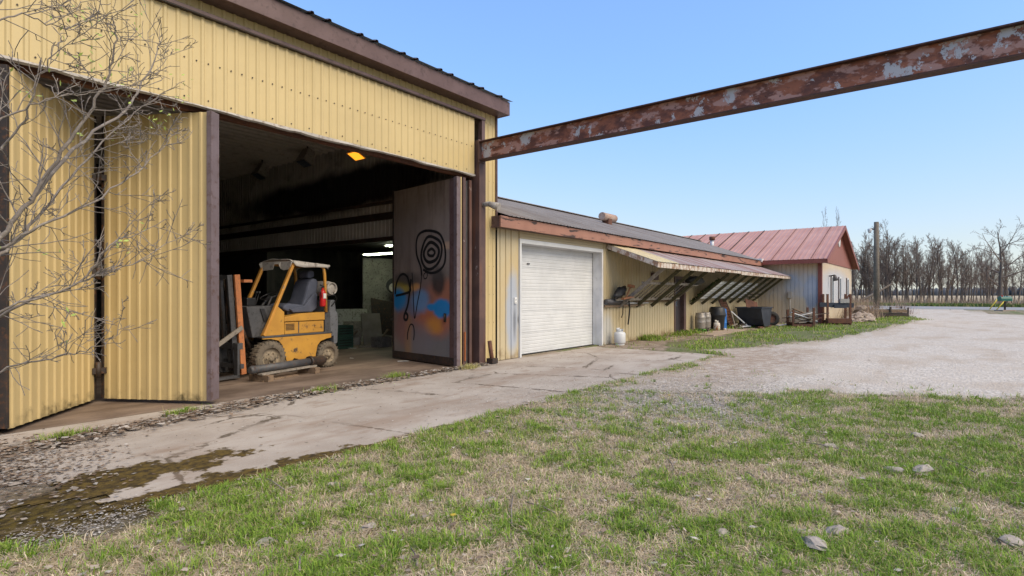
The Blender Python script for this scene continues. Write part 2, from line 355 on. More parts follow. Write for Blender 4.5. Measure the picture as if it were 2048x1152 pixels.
# gravel lot: between a south (-Y side) line and a north (+Y side) line, given as Y over X
def gravel_w(x, y):
    """1 inside the gravel drive, falling to 0 outside"""
    south_x = seg_interp(y, [(-40, 16), (-8, 12.6), (-1, 10.6), (1.5, 9.5), (2.6, 8.6), (3.6, 7.9), (4.4, 7.4)])   # grass lies at smaller X
    d1 = x - south_x
    north_y = seg_interp(x, [(6, 4.5), (14, 4.45), (15, 5.1), (17, 4.3), (20.6, 3.2), (24.7, 2.8), (32, 2.2), (39, 1.35), (40.5, 1.0), (43, 1.7), (50, 2.6), (56, 4.2), (60, 9), (66, 14)])
    d2 = north_y - y
    east = seg_interp(y, [(-60, 30), (-8, 44), (-3.2, 57), (-2, 63), (-1, 70), (30, 70)])
    d3 = (east - x) * .3
    d = np.minimum(np.minimum(d1, d2), d3)
    n = (fbm(x * 1.3, y * 1.3, 3) - .5) * 1.6 + (fbm(x * 6, y * 6, 9, 3) - .5) * .5
    return np.clip((d + n * np.where(x < 14, .95, np.clip(.35 + x * .012, .3, .8)) + .25) / .7, 0, 1)
def green_w(x, y):
    g = fbm(x * 1.1 + 3, y * 1.1, 21) * .42 + fbm(x * 4.6, y * 4.6, 33, 3) * .58
    bias = .10 * np.exp(-((x - 8.2) / 2.2) ** 2 - ((y - .3) / 2.2) ** 2) + .05 * np.exp(-((y - 4.2) / .8) ** 2) - .05 * np.exp(-((x - 4.0) / 1.5) ** 2 - ((y - 1.8) / 1.2) ** 2)
    return np.clip((g + bias - .465) / .13, 0, 1)
ng = N('rough_lawn_soil')
gm = ng.attr('col', 'Color')
base = ng.mix(ng.ramp(ng.noise(7, 6, .65), .35, .7), (.20, .15, .10), (.36, .295, .21))
base = ng.mix(ng.math('MULTIPLY', ng.ramp(ng.noise(60, 4, .7), .45, .75), .6), base, (.10, .075, .05))
base = ng.mix(ng.math('MULTIPLY', ng.ramp(ng.noise(1.3, 5), .5, .7), .5), base, (.40, .36, .31))
sx = ng.n('ShaderNodeSeparateColor'); ng.l(gm, sx.inputs[0])
gn = ng.math('MULTIPLY', sx.outputs[0], ng.ramp(ng.noise(34, 5, .7), .25, .6))
base = ng.mix(gn, base, ng.mix(ng.ramp(ng.noise(9, 4), .3, .7), (.055, .10, .022), (.12, .16, .045)))
pv = ng.vor(70, 'Color'); sp = ng.n('ShaderNodeSeparateColor'); ng.l(pv, sp.inputs[0])
stone = ng.mix(sp.outputs[0], (.26, .23, .20), (.62, .58, .54))
base = ng.mix(ng.math('MULTIPLY', sx.outputs[1], ng.ramp(ng.noise(5, 5, .7), .30, .55)), base, stone)
base = ng.mix(ng.math('MULTIPLY', sx.outputs[2], ng.ramp(ng.noise(8, 5, .7), .25, .5)), base, ng.mix(ng.ramp(ng.noise(15, 5), .35, .65), (.035, .025, .010), (.12, .085, .018)))
M['ground'] = ng.done(base, .95, 0, ng.noise(45, 6, .7), .8, .03, .2)
xs = axis(-2, 14, .1, -1500, 1500); ys = axis(-4, 8, .1, -1500, 1500)
gx, gy, gf = sheet(xs, ys)
gcol = np.zeros((len(gx), 3))
gcol[:, 0] = np.where(np.hypot(gx, gy) < 400, green_w(gx, gy), .8)
gcol[:, 0] = np.where((gx > 14) & (gy > 1.5) & (gx < 62), np.maximum(gcol[:, 0], .75), gcol[:, 0])
mixz = np.exp(-((gx - 7.4) / 1.6) ** 2 - ((gy - 3.0) / 1.4) ** 2) * 1.7 + np.exp(-((gx - 1.15) / .35) ** 2 - ((gy - 4.35) / .2) ** 2) * 1.2 + np.exp(-((gx - .9) / .6) ** 2 - ((gy - 6.4) / .8) ** 2)
gcol[:, 1] = np.clip(mixz * (.4 + 1.2 * (fbm(gx * 2, gy * 2, 55) - .2)), 0, 1)
gcol[:, 2] = np.clip(np.exp(-((gy - 4.75) / .55) ** 2) * np.clip((4.6 - gx) / 2, 0, 1) * 1.7, 0, 1)
gcol[:, 0] *= np.where((gy > 4.35) & (gx < 4.5), .0, 1)
ground = link('ground', fast('ground', np.stack([gx, gy, np.zeros_like(gx)], 1), gf, M['ground'], gcol)); setp(ground, 'straw and soil lawn ground around the workshop yard', 'ground', kind='structure')
ngv = N('crushed_gravel')
pv = ngv.vor(26, 'Color'); sp = ngv.n('ShaderNodeSeparateColor'); ngv.l(pv, sp.inputs[0])
g0 = ngv.mix(sp.outputs[0], (.37, .33, .285), (.62, .565, .50))
g0 = ngv.mix(ngv.ramp(ngv.noise(1.1, 6, .6), .42, .68), g0, (.48, .42, .355))
g0 = ngv.mix(ngv.math('MULTIPLY', ngv.ramp(ngv.noise(.35, 5, .6, stretch=(1, 2.2, 1)), .48, .64), .75), g0, (.41, .34, .27))
g0 = ngv.mix(ngv.math('MULTIPLY', ngv.ramp(ngv.noise(2.2, 6, .75, stretch=(.5, 2, 1)), .60, .68), .55), g0, (.19, .145, .105))
g0 = ngv.mix(ngv.math('MULTIPLY', ngv.blob(0, 1, 13.2, 3.7, 4.2, 1.3, .6, 1.2, .8), ngv.ramp(ngv.noise(4, 6, .7), .3, .62)), g0, (.31, .24, .185))
ew = ngv.math('SUBTRACT', 1.0, ngv.attr('col', 'Fac'))
g0 = ngv.mix(ngv.math('MULTIPLY', ew, ngv.ramp(ngv.noise(9, 5, .7), .3, .6)), g0, (.22, .18, .11))
M['gravel'] = ngv.done(g0, .95, 0, ngv.vor(30, 'Distance'), .7, .02, .2)
xs = axis(6.5, 16, .08, 6.5, 72); ys = axis(-2, 5.2, .08, -60, 16)
vx, vy, vf = sheet(xs, ys, lambda a, b: gravel_w(a, b) > .35)
gw = gravel_w(vx, vy); gw = np.clip((gw - .35) / .65, 0, 1)
o = link('gravel_drive', fast('gravel_drive', np.stack([vx, vy, np.full_like(vx, .006)], 1), vf, M['gravel'], np.repeat(gw[:, None], 3, 1)))
setp(o, 'pale crushed gravel drive leading out to the road', 'gravel drive', kind='structure')
# dirt strip with worn path at the shed's foot
nd = N('trodden_dirt'); d0 = nd.mix(nd.ramp(nd.noise(3, 6, .7), .35, .65), (.17, .125, .09), (.33, .275, .22)); d0 = nd.mix(nd.ramp(nd.noise(17, 5, .7), .52, .72), d0, (.09, .065, .045))
M['dirt'] = nd.done(d0, .95, 0, nd.noise(30, 6, .7), .6, .02, .2)
xs = axis(14.1, 33, .15, 14.1, 33); ys = np.arange(4.2, 7.97, .15)
dx_, dy_, df = sheet(xs, ys, lambda a, b: (b > 6.3 + (fbm(a * .8, b * .8, 71) - .5) * 2.4 + np.clip((a - 22) * .02, 0, .5)))
o = link('dirt_strip', fast('dirt_strip', np.stack([dx_, dy_, np.full_like(dx_, .005)], 1), df, M['dirt'])); setp(o, 'bare trodden dirt along the foot of the long shed', 'dirt strip', kind='structure')
# concrete apron
nc = N('stained_concrete')
c0 = nc.mix(nc.ramp(nc.noise(1.0, 6, .6), .35, .68), (.42, .37, .32), (.33, .28, .235))
c0 = nc.mix(nc.math('MULTIPLY', nc.ramp(nc.noise(2.3, 6, .7, stretch=(.6, 1.6, 1), loc=(4, 0, 0)), .54, .68), .7), c0, (.26, .19, .14))
c0 = nc.mix(nc.math('MULTIPLY', nc.ramp(nc.noise(28, 5, .75), .60, .72), .6), c0, (.15, .12, .09))
c0 = nc.mix(nc.math('MULTIPLY', nc.ramp(nc.noise(80, 2, .7), .62, .7), .5), c0, (.6, .57, .52))
ck = nc.n('ShaderNodeTexVoronoi', feature='DISTANCE_TO_EDGE'); nc.l(nc.mapped((1, 1, 1)), ck.inputs['Vector']); ck.inputs['Scale'].default_value = .42
wv = nc.math('ADD', ck.outputs['Distance'], nc.math('MULTIPLY', nc.math('SUBTRACT', nc.noise(3.5, 5, .7), .5), .10))
c0 = nc.mix(nc.math('MULTIPLY', nc.ramp(nc.math('ABSOLUTE', wv), .012, .003), nc.ramp(nc.noise(.8, 3, loc=(7, 7, 0)), .42, .55)), c0, (.12, .095, .07))
c0 = nc.mix(nc.math('MULTIPLY', nc.ramp(nc.noise(.55, 5, .65, stretch=(.5, 1.3, 1), loc=(1, 9, 0)), .50, .66), .6), c0, (.24, .165, .115))
mo = nc.math('ADD', nc.attr('col', 'Fac'), nc.math('MULTIPLY', nc.math('SUBTRACT', nc.noise(3.4, 6, .65), .5), 1.5))
c0 = nc.mix(nc.ramp(mo, .42, .52), c0, nc.mix(nc.ramp(nc.noise(16, 5, .7), .35, .65), (.035, .023, .010), (.12, .08, .018)))
M['concrete'] = nc.done(c0, .9, 0, nc.noise(55, 6, .7), .35, .01, .25)
xs = np.arange(.8, 14.2, .05); ys = np.arange(4.2, 7.95, .05)
def apron_keep(a, b):
    e = (fbm(a * 1.5, b * 0 + 1, 5) - .5) * .3 + (fbm(a * 9, b * 9, 15) - .5) * .14
    left = 1.15 + (fbm(b * 5, b * 0 + 3, 8) - .5) * .9 + np.clip(5.4 - b, 0, 2) * .35
    return (b > 4.45 + e) & (a > left) & (a < 14.0 + (fbm(b * 2, a * 0, 4) - .5) * .25)
ax_, ay_, af = sheet(xs, ys, apron_keep)
moss = np.clip(1.0 - (ay_ - 4.4) / .5, 0, 1.0) * np.clip((5.0 - ax_) / 2.2, 0, 1) + np.exp(-((ax_ - 2.3) / 1.0) ** 2 - ((ay_ - 5.3) / .45) ** 2) * .55 + np.exp(-((ax_ - 1.3) / .6) ** 2 - ((ay_ - 5.3) / .5) ** 2) * .6
o = link('concrete_apron', fast('concrete_apron', np.stack([ax_, ay_, np.full_like(ax_, .010)], 1), af, M['concrete'], np.repeat(np.clip(moss, 0, 1)[:, None], 3, 1)))
setp(o, 'stained concrete apron in front of the big doors with mossy edge', 'apron', kind='structure')
mb = MB().box(20.1, 24.2, 6.55, 7.35, .0, .045); mb.build('doorstep_slab', worn('doorstep_concrete', (.36, .28, .21), (.29, .22, .165), rough=.95), kind='structure', label='low concrete walk slab outside the dark door', cat='slab')
# asphalt road, verge field
nr = N('worn_asphalt'); M['road'] = nr.done(nr.mix(nr.ramp(nr.noise(.4, 5), .35, .7), (.24, .24, .245), (.30, .30, .305)), .9, 0, nr.noise(20, 4), .2, .01)
MB().add([(69.5, -400, .012), (84, -400, .012), (84, 400, .012), (69.5, 400, .012)], [(0, 1, 2, 3)]).build('road', M['road'], kind='structure', label='grey country road crossing beyond the yard', cat='road')
nfld = N('stubble_field'); M['field'] = nfld.done(nfld.mix(nfld.ramp(nfld.noise(.05, 5), .35, .7), (.38, .30, .19), (.46, .38, .26)), .95, 0, nfld.noise(2, 4), .3, .1)
MB().add([(104, -900, .01), (640, -900, .01), (640, 900, .01), (104, 900, .01)], [(0, 1, 2, 3)]).build('field', M['field'], kind='structure', label='tan stubble field behind the roadside trees', cat='field')
# workshop floor
nfl = N('greasy_workshop_floor'); f0 = nfl.mix(nfl.ramp(nfl.noise(1.1, 6, .65, stretch=(.5, 1, 1)), .35, .68), (.10, .07, .052), (.235, .175, .135)); f0 = nfl.mix(nfl.math('MULTIPLY', nfl.ramp(nfl.noise(5, 6, .7, stretch=(.3, 1.4, 1)), .52, .7), .7), f0, (.08, .05, .038))
M['floor'] = nfl.done(f0, .75, 0, nfl.noise(25, 5, .7), .3, .01)
MB().add([(-2.4, 7.9, .012), (9.72, 7.9, .012), (9.72, 21, .012), (-2.4, 21, .012)], [(0, 1, 2, 3)]).add([(9.72, 8.3, .0125), (31, 8.3, .0125), (31, 21, .0125), (9.72, 21, .0125)], [(0, 1, 2, 3)]).build('workshop_floor', M['floor'], kind='structure', label='dark brown greasy workshop floor inside the big doors', cat='floor')

# ------------------------------------------------------------------ sheet metal
MESH = {}
def ribbed(wd, z0, z1, pitch, dep, base, top, groove=False, zn=1, wob=0):
    """profiled sheet: local x across, z along, ribs stand out to -y"""
    key = (round(wd, 3), round(z0, 3), round(z1, 3), pitch, dep, base, top, groove, wob)
    if key in MESH: return MESH[key].copy() if False else MESH[key]
    pr = [(0, 0)]; k = int(wd / pitch + 1e-6)
    for i in range(k):
        c = (i + .5) * pitch; s = .5 * base; t = .5 * top; d = dep if groove else -dep
        pr += [(c - s, 0), (c - t, d), (c + t, d), (c + s, 0)]
    pr.append((wd, 0))
    mb = MB(); n = len(pr); r = random.Random(int(wob * 1000) + 3)
    for j in range(zn + 1):
        z = z0 + (z1 - z0) * j / zn
        for (x, y) in pr: mb.v.append((x, y, z))
    for j in range(zn):
        for i in range(n - 1):
            mb.f.append((j * n + i, j * n + i + 1, (j + 1) * n + i + 1, (j + 1) * n + i)); mb.sm.append(False)
    MESH[key] = mb.mesh('sheet'); return MESH[key]
def basis(origin, xd, zd):
    x = Vector(xd).normalized(); z = Vector(zd).normalized(); y = z.cross(x)
    m = Matrix(((x.x, y.x, z.x, origin[0]), (x.y, y.y, z.y, origin[1]), (x.z, y.z, z.z, origin[2]), (0, 0, 0, 1))); return m
TONE = {}
def put_sheet(name, parent, mat, origin, xd, zd, wd, length, prof):
    me0 = ribbed(wd, 0, length, *prof)
    k = (me0.name, mat.name)
    if k not in TONE:
        me = me0.copy(); me.materials.clear(); me.materials.append(mat); TONE[k] = me
    return link(name, TONE[k], parent, mtx=basis(origin, xd, zd))
def clad(parent, mat, origin, xd, zd, total, length, prof, sw=.9144, name='siding_sheet', jit=.004):
    x = 0; xd = Vector(xd).normalized(); zd = Vector(zd).normalized(); nrm = -(zd.cross(xd)); i = 0
    while x < total - .02:
        wd = min(sw, total - x)
        o = Vector(origin) + xd * x + nrm * 0
        put_sheet(name, parent, mat, o, xd, zd, wd, length, prof); x += wd; i += 1
TALL = (.1524, .016, .06, .028)               # pitch, depth, rib base, rib top
SHED = (.2032, .028, .042, .016, True)          # narrow grooves
FINE = (.1524, .018, .05, .03)
WY = 7.96

# ------------------------------------------------------------------ tall workshop
ws = thing('workshop', 'tall yellow ribbed steel workshop with big folding doors', 'building', (4, WY, 0))
U = (0, 0, 1); EX = (1, 0, 0)
clad(ws, M['yellow'], (-2.6, WY - .03, 4.02), EX, U, 11.52, 1.2, TALL, name='header_sheet')
clad(ws, M['yellow'], (-2.6, WY + .02, 5.24), EX, U, 12.28, .35, TALL, name='upper_siding_sheet')
clad(ws, M['yellow'], (9.215, WY + .02, 0.02), EX, U, .47, 5.22, TALL, name='corner_siding_sheet')
clad(ws, M['yellow'], (-2.6, WY + .02, 0.02), EX, U, 3.8, 4.0, TALL, name='siding_sheet')
clad(ws, M['yellow'], (9.70, 21, 3.0), (0, -1, 0), U, 13.0, 2.6, TALL, name='side_siding_sheet') if False else None
MB().box(9.66, 9.705, WY + .05, 21, 3.0, 5.6).build('side_wall', M['yellow'], ws)
MB().box(9.675, 9.715, WY - .02, WY + .06, 3.1, 5.5).build('corner_trim', M['brown'], ws)
MB().box(-2.6, 9.2, WY - .10, WY + .015, 5.222, 5.285).build('track_cover', M['dark_steel'], ws)
MB().box(-2.6, 9.2, WY - .105, WY - .085, 5.235, 5.28).build('track_lip', M['brown'], ws)
MB().box(9.10, 9.20, WY - .09, WY + .015, 4.76, 5.22).build('edge_trim', M['brown'], ws)
# bent pale drip edge along the header's bottom
mb = MB(); k = 130
for i in range(k + 1):
    x = -2.6 + 11.53 * i / k
    wz = 4.02 + (vnoise(x * 1.7, 0, 3) - .5) * .035 + (vnoise(x * 6, 0, 8) - .5) * .02; wy_ = WY - .06 + (vnoise(x * 3, 4, 5) - .5) * .03
    for (a, b) in ((WY - .05, 4.035), (float(wy_), float(wz) - .012), (float(wy_) + .035, float(wz) - .03)): mb.v.append((x, a, b))
for i in range(k):
    for j in range(2):
        mb.f.append((i * 3 + j, i * 3 + j + 1, i * 3 + 4 + j, i * 3 + 3 + j)); mb.sm.append(False)
mb.build('drip_edge', M['tank_grey'], ws)
# screws
def screws(parent, pts, nrm=(0, -1, 0), name='screw_heads', r=.010):
    mb = MB(); nrm = Vector(nrm)
    for p in pts: mb.tube([Vector(p), Vector(p) + nrm * .008], r, 6, True, False)
    return mb.build(name, M['dark_steel'], parent, kind='stuff')
pts = [(-2.6 + .1524 * i, WY - .032 - .004 * (int(i / 6) % 2), 4.62) for i in range(76)] + [(-2.6 + .1524 * i, WY - .032 - .004 * (int(i / 6) % 2), 4.1 + .02 * random.random()) for i in range(0, 76, 2)]
screws(ws, pts); screws(ws, [(9.30 + .15 * j, WY + .012, z) for j in range(3) for z in np.arange(.25, 5.3, .62)])
# eave: soffit, fascia, roof
MB().box(-2.6, 9.78, 7.70, 8.2, 5.455, 5.475).build('soffit', M['brown'], ws)
MB().box(-2.6, 9.8, 7.66, 7.70, 5.45, 5.74).build('fascia', M['brown'], ws, bevel=.006)
MB().box(9.755, 9.8, 7.70, 8.2, 5.45, 5.74).build('fascia_return', M['brown'], ws)
sl = Vector((0, 1, .26)).normalized()
clad(ws, M['brown_roof'], (-2.6, 7.60, 5.755), EX, sl, 12.45, 6.75, (.305, .03, .07, .035), name='roof_sheet', jit=.003)
MB().add([(-2.6, 14.1, 7.46), (9.85, 14.1, 7.46), (9.85, 21.2, 5.7), (-2.6, 21.2, 5.7)], [(0, 1, 2, 3)]).build('rear_roof', M['brown_roof'], ws)
# frame posts
def post(x0, x1, y0, y1, z1, name='door_post'): return MB().box(x0, x1, y0, y1, 0, z1)
post(8.96, 9.165, WY - .14, WY + .12, 4.76).build('door_post', M['brown_post'], ws, bevel=.008)
mb = MB().box(1.16, 1.33, WY - .04, WY + .14, 0, 4.0); mb.build('door_post', M['dark_steel'], ws)
MB().box(1.335, 1.375, WY + .02, WY + .09, 0.02, 3.95).build('door_post', M['rust'], ws)
# interior liner
clad(ws, M['soot_ceiling'], (9.5, WY + .25, 5.30), (0, 1, 0), (-1, 0, 0), 12.7, 12.0, FINE, name='ceiling_sheet', jit=.003) if False else None
mc = basis((-2.5, WY + .25, 5.58), (0, 1, 0), (1, 0, 0))
x = 0
while x < 12.6:
    put_sheet('ceiling_sheet', ws, M['soot_ceiling'], (-2.5, WY + .2 + x, 5.58), (0, 1, 0), (1, 0, 0), .9144, 12.0, (.3048, .045, .15, .07)); x += .9144
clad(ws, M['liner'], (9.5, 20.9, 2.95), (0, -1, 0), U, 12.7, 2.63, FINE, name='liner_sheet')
MB().box(9.42, 9.52, 8.2, 20.9, 3.42, 3.60).build('wall_girt', M['dark_steel'], ws)
MB().box(9.40, 9.52, 8.2, 20.9, 2.86, 2.97).build('wall_girt', M['dark_steel'], ws)
MB().box(9.46, 9.66, 8.1, 10.3, 0, 2.95).build('side_partition', M['soot'], ws)
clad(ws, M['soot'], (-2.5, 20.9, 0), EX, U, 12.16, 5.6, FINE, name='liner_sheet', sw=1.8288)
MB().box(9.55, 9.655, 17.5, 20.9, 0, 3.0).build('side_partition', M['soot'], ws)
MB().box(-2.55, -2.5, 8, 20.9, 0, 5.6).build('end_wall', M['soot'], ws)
mb = MB().tube([(9.3, 8.4, 3.82), (9.3, 20.5, 3.82)], .045, 8); mb.build('overhead_pipe', M['dark_steel'], ws)
mb = MB().tube([(3.2, 20.8, 2.9), (9.3, 20.8, 2.9)], .03, 6); mb.build('overhead_pipe', M['steel_grey'], ws)

def leaf(P, Q, z0, z1, out_sheet, inner, label, thick=.09, edgeP=None, edgeQ=None, side=1):
    """door leaf from P to Q (plan points). outer face is on the right hand of P->Q when side=1"""
    P = Vector((*P, 0)); Q = Vector((*Q, 0)); d = (Q - P); L = d.length; d.normalize(); nrm = Vector((d.y, -d.x, 0)) * side
    lf = MB()
    a, b = P - nrm * thick, Q - nrm * thick
    lf.add([P - nrm * .03 + Vector((0, 0, z0 + .03)), Q - nrm * .03 + Vector((0, 0, z0 + .03)), Q - nrm * .03 + Vector((0, 0, z1)), P - nrm * .03 + Vector((0, 0, z1)),
            a + Vector((0, 0, z0 + .03)), b + Vector((0, 0, z0 + .03)), b + Vector((0, 0, z1)), a + Vector((0, 0, z1))],
           [(0, 1, 2, 3), (7, 6, 5, 4), (0, 4, 5, 1), (1, 5, 6, 2), (2, 6, 7, 3), (3, 7, 4, 0)])
    o = lf.build('door_leaf', inner, ws, label=label); child_frame_zero(o)
    if side == 1: clad(o, out_sheet, P + Vector((0, 0, z0)) + d * .02, d, U, L - .04, z1 - z0, TALL, name='siding_sheet', jit=.003)
    else: clad(o, out_sheet, Q + Vector((0, 0, z0)) - d * .02, -d, U, L - .04, z1 - z0, TALL, name='siding_sheet', jit=.003)
    for E_, mt, wd in ((P, edgeP, 1), (Q, edgeQ, -1)):
        if mt is None: continue
        c = E_ - nrm * thick * .5 + d * wd * .012
        MB().bar(c + Vector((0, 0, z0 + .01)), c + Vector((0, 0, z1 + .005)), thick + (.07 if mt.name.startswith('purple') else .02), .075 if mt.name.startswith('purple') else .04, up=d).build('edge_channel', mt, o, bevel=.004)
    zz = [z0 + .33 + .62 * i for i in range(6)]
    screws(o, [P + d * (.09 + .3048 * i) + nrm * .002 + Vector((0, 0, z)) for i in range(int(L / .3048) + 1) for z in zz if .09 + .3048 * i < L - .05], nrm, r=.011)
    return o, d, nrm
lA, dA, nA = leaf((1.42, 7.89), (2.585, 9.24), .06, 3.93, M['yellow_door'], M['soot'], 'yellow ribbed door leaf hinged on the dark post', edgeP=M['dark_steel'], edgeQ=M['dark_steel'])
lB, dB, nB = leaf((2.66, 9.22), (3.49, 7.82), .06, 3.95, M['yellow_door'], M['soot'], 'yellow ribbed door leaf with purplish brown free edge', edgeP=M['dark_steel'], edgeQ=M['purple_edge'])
for z in (.35, 1.7, 3.0): MB().tube([(2.60, 9.17, z), (2.60, 9.17, z + .22)], .035, 8).box(2.53, 2.70, 9.16, 9.20, z + .06, z + .14).build('hinge', M['dark_steel'], lA)
MB().box(1.3, 8.95, WY + .10, WY + .2, 3.97, 4.12).build('door_track', M['rust'], ws)
# folded pair on the right: first leaf along the post, second showing its painted inside
G0 = Vector((8.28, 7.82, 0)); G1 = Vector((8.56, 10.08, 0)); gd = (G1 - G0).normalized(); gn = Vector((-gd.y, gd.x, 0))
ngf = N('painted_steel_leaf')                                        # spray clouds, laid out in the leaf's own coordinates (s along, z up)
c0 = ngf.mix(ngf.ramp(ngf.noise(1.4, 5, .6, local=True), .3, .7), (.21, .16, .13), (.30, .235, .195))
c0 = ngf.mix(ngf.math('MULTIPLY', ngf.ramp(ngf.noise(5, 5, .6, stretch=(1, 1, .15), local=True), .46, .7), .7), c0, (.10, .06, .042))
for (s_, z_, rs, rz_, cc, soft, amt) in [
    (.9, 1.55, .95, .42, (.10, .085, .075), .55, .6), (1.1, 1.05, .95, .55, (.20, .12, .12), .6, .7), (.4, .45, .5, .45, (.17, .18, .19), .6, .7), (1.3, .25, .8, .2, (.19, .18, .17), .6, .7),
    (.75, .98, .6, .26, (.44, .14, .07), .5, .9), (.78, .83, .24, .13, (.62, .27, .05), .6, .8), (.4, 1.55, .42, .2, (.42, .15, .08), .6, .75),
    (2.0, 1.64, .3, .12, (.42, .32, .05), .5, .85), (1.45, 1.66, .15, .07, (.60, .30, .10), .5, .8),
    (2.08, 1.36, .26, .2, (.015, .22, .50), .4, .95), (1.55, 1.22, .3, .16, (.13, .20, .34), .6, .55), (1.25, 1.34, .25, .18, (.13, .27, .48), .5, .85), (.5, 1.2, .26, .15, (.01, .22, .52), .3, .97), (.85, 1.22, .14, .06, (.01, .22, .52), .4, .95),
    (.62, 1.78, .2, .22, (.035, .033, .033), .4, .9), (1.75, 1.84, .4, .12, (.045, .042, .04), .5, .75), (1.7, .55, .12, .35, (.42, .22, .08), .7, .7), (1.95, .75, .22, .3, (.30, .14, .12), .6, .6), (1.25, .5, .35, .3, (.22, .20, .22), .6, .6), (1.2, 2.6, 1.1, .5, (.22, .185, .18), .7, .5), (.25, 2.5, .22, .06, (.6, .38, .24), .5, .6)]:
    c0 = ngf.mix(ngf.math('MULTIPLY', ngf.blob(0, 2, s_, z_, rs * 1.2, rz_ * 1.3, soft * .9, .7, 3., True), amt), c0, cc)
c0 = ngf.mix(ngf.math('MULTIPLY', ngf.ramp(ngf.noise(16, 5, .7, local=True), .62, .72), .5), c0, (.06, .04, .03))
M['graffiti'] = ngf.done(c0, .42, .0, ngf.noise(3, 3, local=True), .15, .03, .5)
leafm = Matrix(((gd.x, gn.x, 0, G0.x), (gd.y, gn.y, 0, G0.y), (0, 0, 1, 0), (0, 0, 0, 1)))   # local x along leaf, y towards the bay (camera side), z up
mb = MB().box(.09, 2.27, -.07, 0, .05, 3.86)
lG = link('door_leaf', mb.mesh('door_leaf', M['graffiti']), ws, mtx=leafm); lG['label'] = 'folded door leaf showing its spray painted steel inside'
def gchild(mb, name, mat, bevel=0, **kw):
    o = link(name, mb.mesh(name, mat), lG, local=True)
    if bevel: m = o.modifiers.new('bevel', 'BEVEL'); m.width = bevel; m.segments = 2
    return setp(o, **kw)
gchild(MB().box(0, .10, -.085, .012, .03, 3.88), 'edge_channel', M['purple_edge'], .004)
gchild(MB().box(.10, .24, -.08, .008, .05, 3.86), 'edge_plate', M['brown'], .003)
gchild(MB().box(.10, 2.27, -.02, .012, .04, .20), 'bottom_channel', M['dark_steel'], .004)
gchild(MB().box(0.0, 2.27, -.115, -.088, .05, 3.88), 'siding_sheet', M['yellow_door'])
gchild(MB().box(2.27, 2.33, -.085, .012, .03, 3.88), 'edge_channel', M['dark_steel'], .004)
def ribbon(pts, wd):
    mb = MB(); P = [Vector((p[0], .004, p[1])) for p in pts]; n = len(P)
    for i in range(n):
        d = (P[min(i + 1, n - 1)] - P[max(i - 1, 0)]).normalized(); a = Vector((-d.z, 0, d.x)) * (wd[i] if isinstance(wd, list) else wd) / 2
        mb.v += [tuple(P[i] + a), tuple(P[i] - a)]
    for i in range(n - 1): mb.f.append((2 * i, 2 * i + 1, 2 * i + 3, 2 * i + 2)); mb.sm.append(False)
    return mb
def smoothp(pts, k=6):
    out = []
    for i in range(len(pts) - 1):
        p0 = pts[max(i - 1, 0)]; p1 = pts[i]; p2 = pts[i + 1]; p3 = pts[min(i + 2, len(pts) - 1)]
        for j in range(k):
            t = j / k
            out.append(tuple(.5 * (2 * p1[q] + (p2[q] - p0[q]) * t + (2 * p0[q] - 5 * p1[q] + 4 * p2[q] - p3[q]) * t * t + (3 * p1[q] - p0[q] - 3 * p2[q] + p3[q]) * t ** 3) for q in range(len(p1))))
    return out + [tuple(pts[-1])]
npaint = N('black_spray_paint'); M['spray'] = npaint.done((.012, .012, .013), .5)
def ring(c, rs, rz_, wd, ph=0):
    pts = [(c[0] + rs * math.cos(t) * (1 + .08 * math.sin(2 * t + ph)), c[1] + rz_ * math.sin(t) * (1 + .07 * math.cos(3 * t + ph))) for t in np.linspace(0, 2 * math.pi, 40)]
    return ribbon(pts, wd)
for (rs, rz_, wd) in ((.115, .075, .062), (.25, .21, .07), (.36, .345, .062)): gchild(ring((.86, 2.38), rs, rz_, wd, rs * 9), 'spray_line', M['spray'])
strokes = [
    ([(1.20, 1.9), (1.24, 2.1), (1.38, 2.35), (1.40, 2.62), (1.30, 2.80), (1.02, 2.86), (.62, 2.78), (.45, 2.6), (.38, 2.35), (.42, 2.12), (.62, 1.98), (.9, 1.95), (1.15, 2.03)], .055),
    ([(2.22, 1.5), (2.18, 1.72), (2.05, 1.9), (1.9, 1.95), (1.74, 1.88), (1.66, 1.7), (1.66, 1.55), (2.2, 1.46)], .055),
    ([(1.60, 1.83), (1.66, 1.5), (1.74, 1.22), (1.86, 1.02), (1.85, .93), (1.76, .93), (1.73, 1.02), (1.80, 1.08)], .06),
    ([(1.56, 1.97), (1.52, 1.6), (1.50, 1.25), (1.46, .96), (1.36, 1.3), (1.26, 1.6), (1.2, 1.9)], .028),
    ([(1.1, 1.93), (1.05, 1.97), (1.0, 1.93), (1.02, 1.85), (1.1, 1.83), (1.13, 1.9), (1.1, 1.95)], .024),
    ([(1.74, .48), (1.72, .65), (1.64, .8), (1.57, .83), (1.5, .78), (1.48, .65), (1.50, .48)], .032)]
for p, wd in strokes: gchild(ribbon(smoothp(p), wd), 'spray_line', M['spray'])
gchild(MB().box(.35, .42, .0, .02, .92, 1.1).tube([(.38, .03, .95), (.38, .03, 1.08)], .012, 6), 'pull_handle', M['dark_steel'])
# first (hinged) leaf, almost hidden, and brown strips in the gap
mb = MB().box(8.60, 8.70, 7.93, 10.0, .05, 3.86); mb.build('door_leaf', M['soot'], ws, label='door leaf folded flat behind the painted one')
for (x0, y0) in ((8.50, 7.86), (8.79, 7.95)): MB().box(x0, x0 + .075, y0, y0 + .1, .04, 3.9).build('edge_channel', M['brown_post'], ws)
MB().box(8.40, 8.425, 7.85, 7.9, .1, 1.0).box(8.52, 8.56, 7.84, 7.858, .12, .72).build('rust_strip', worn('orange_rust', (.30, .10, .03), (.22, .07, .025), rough=.85), ws)
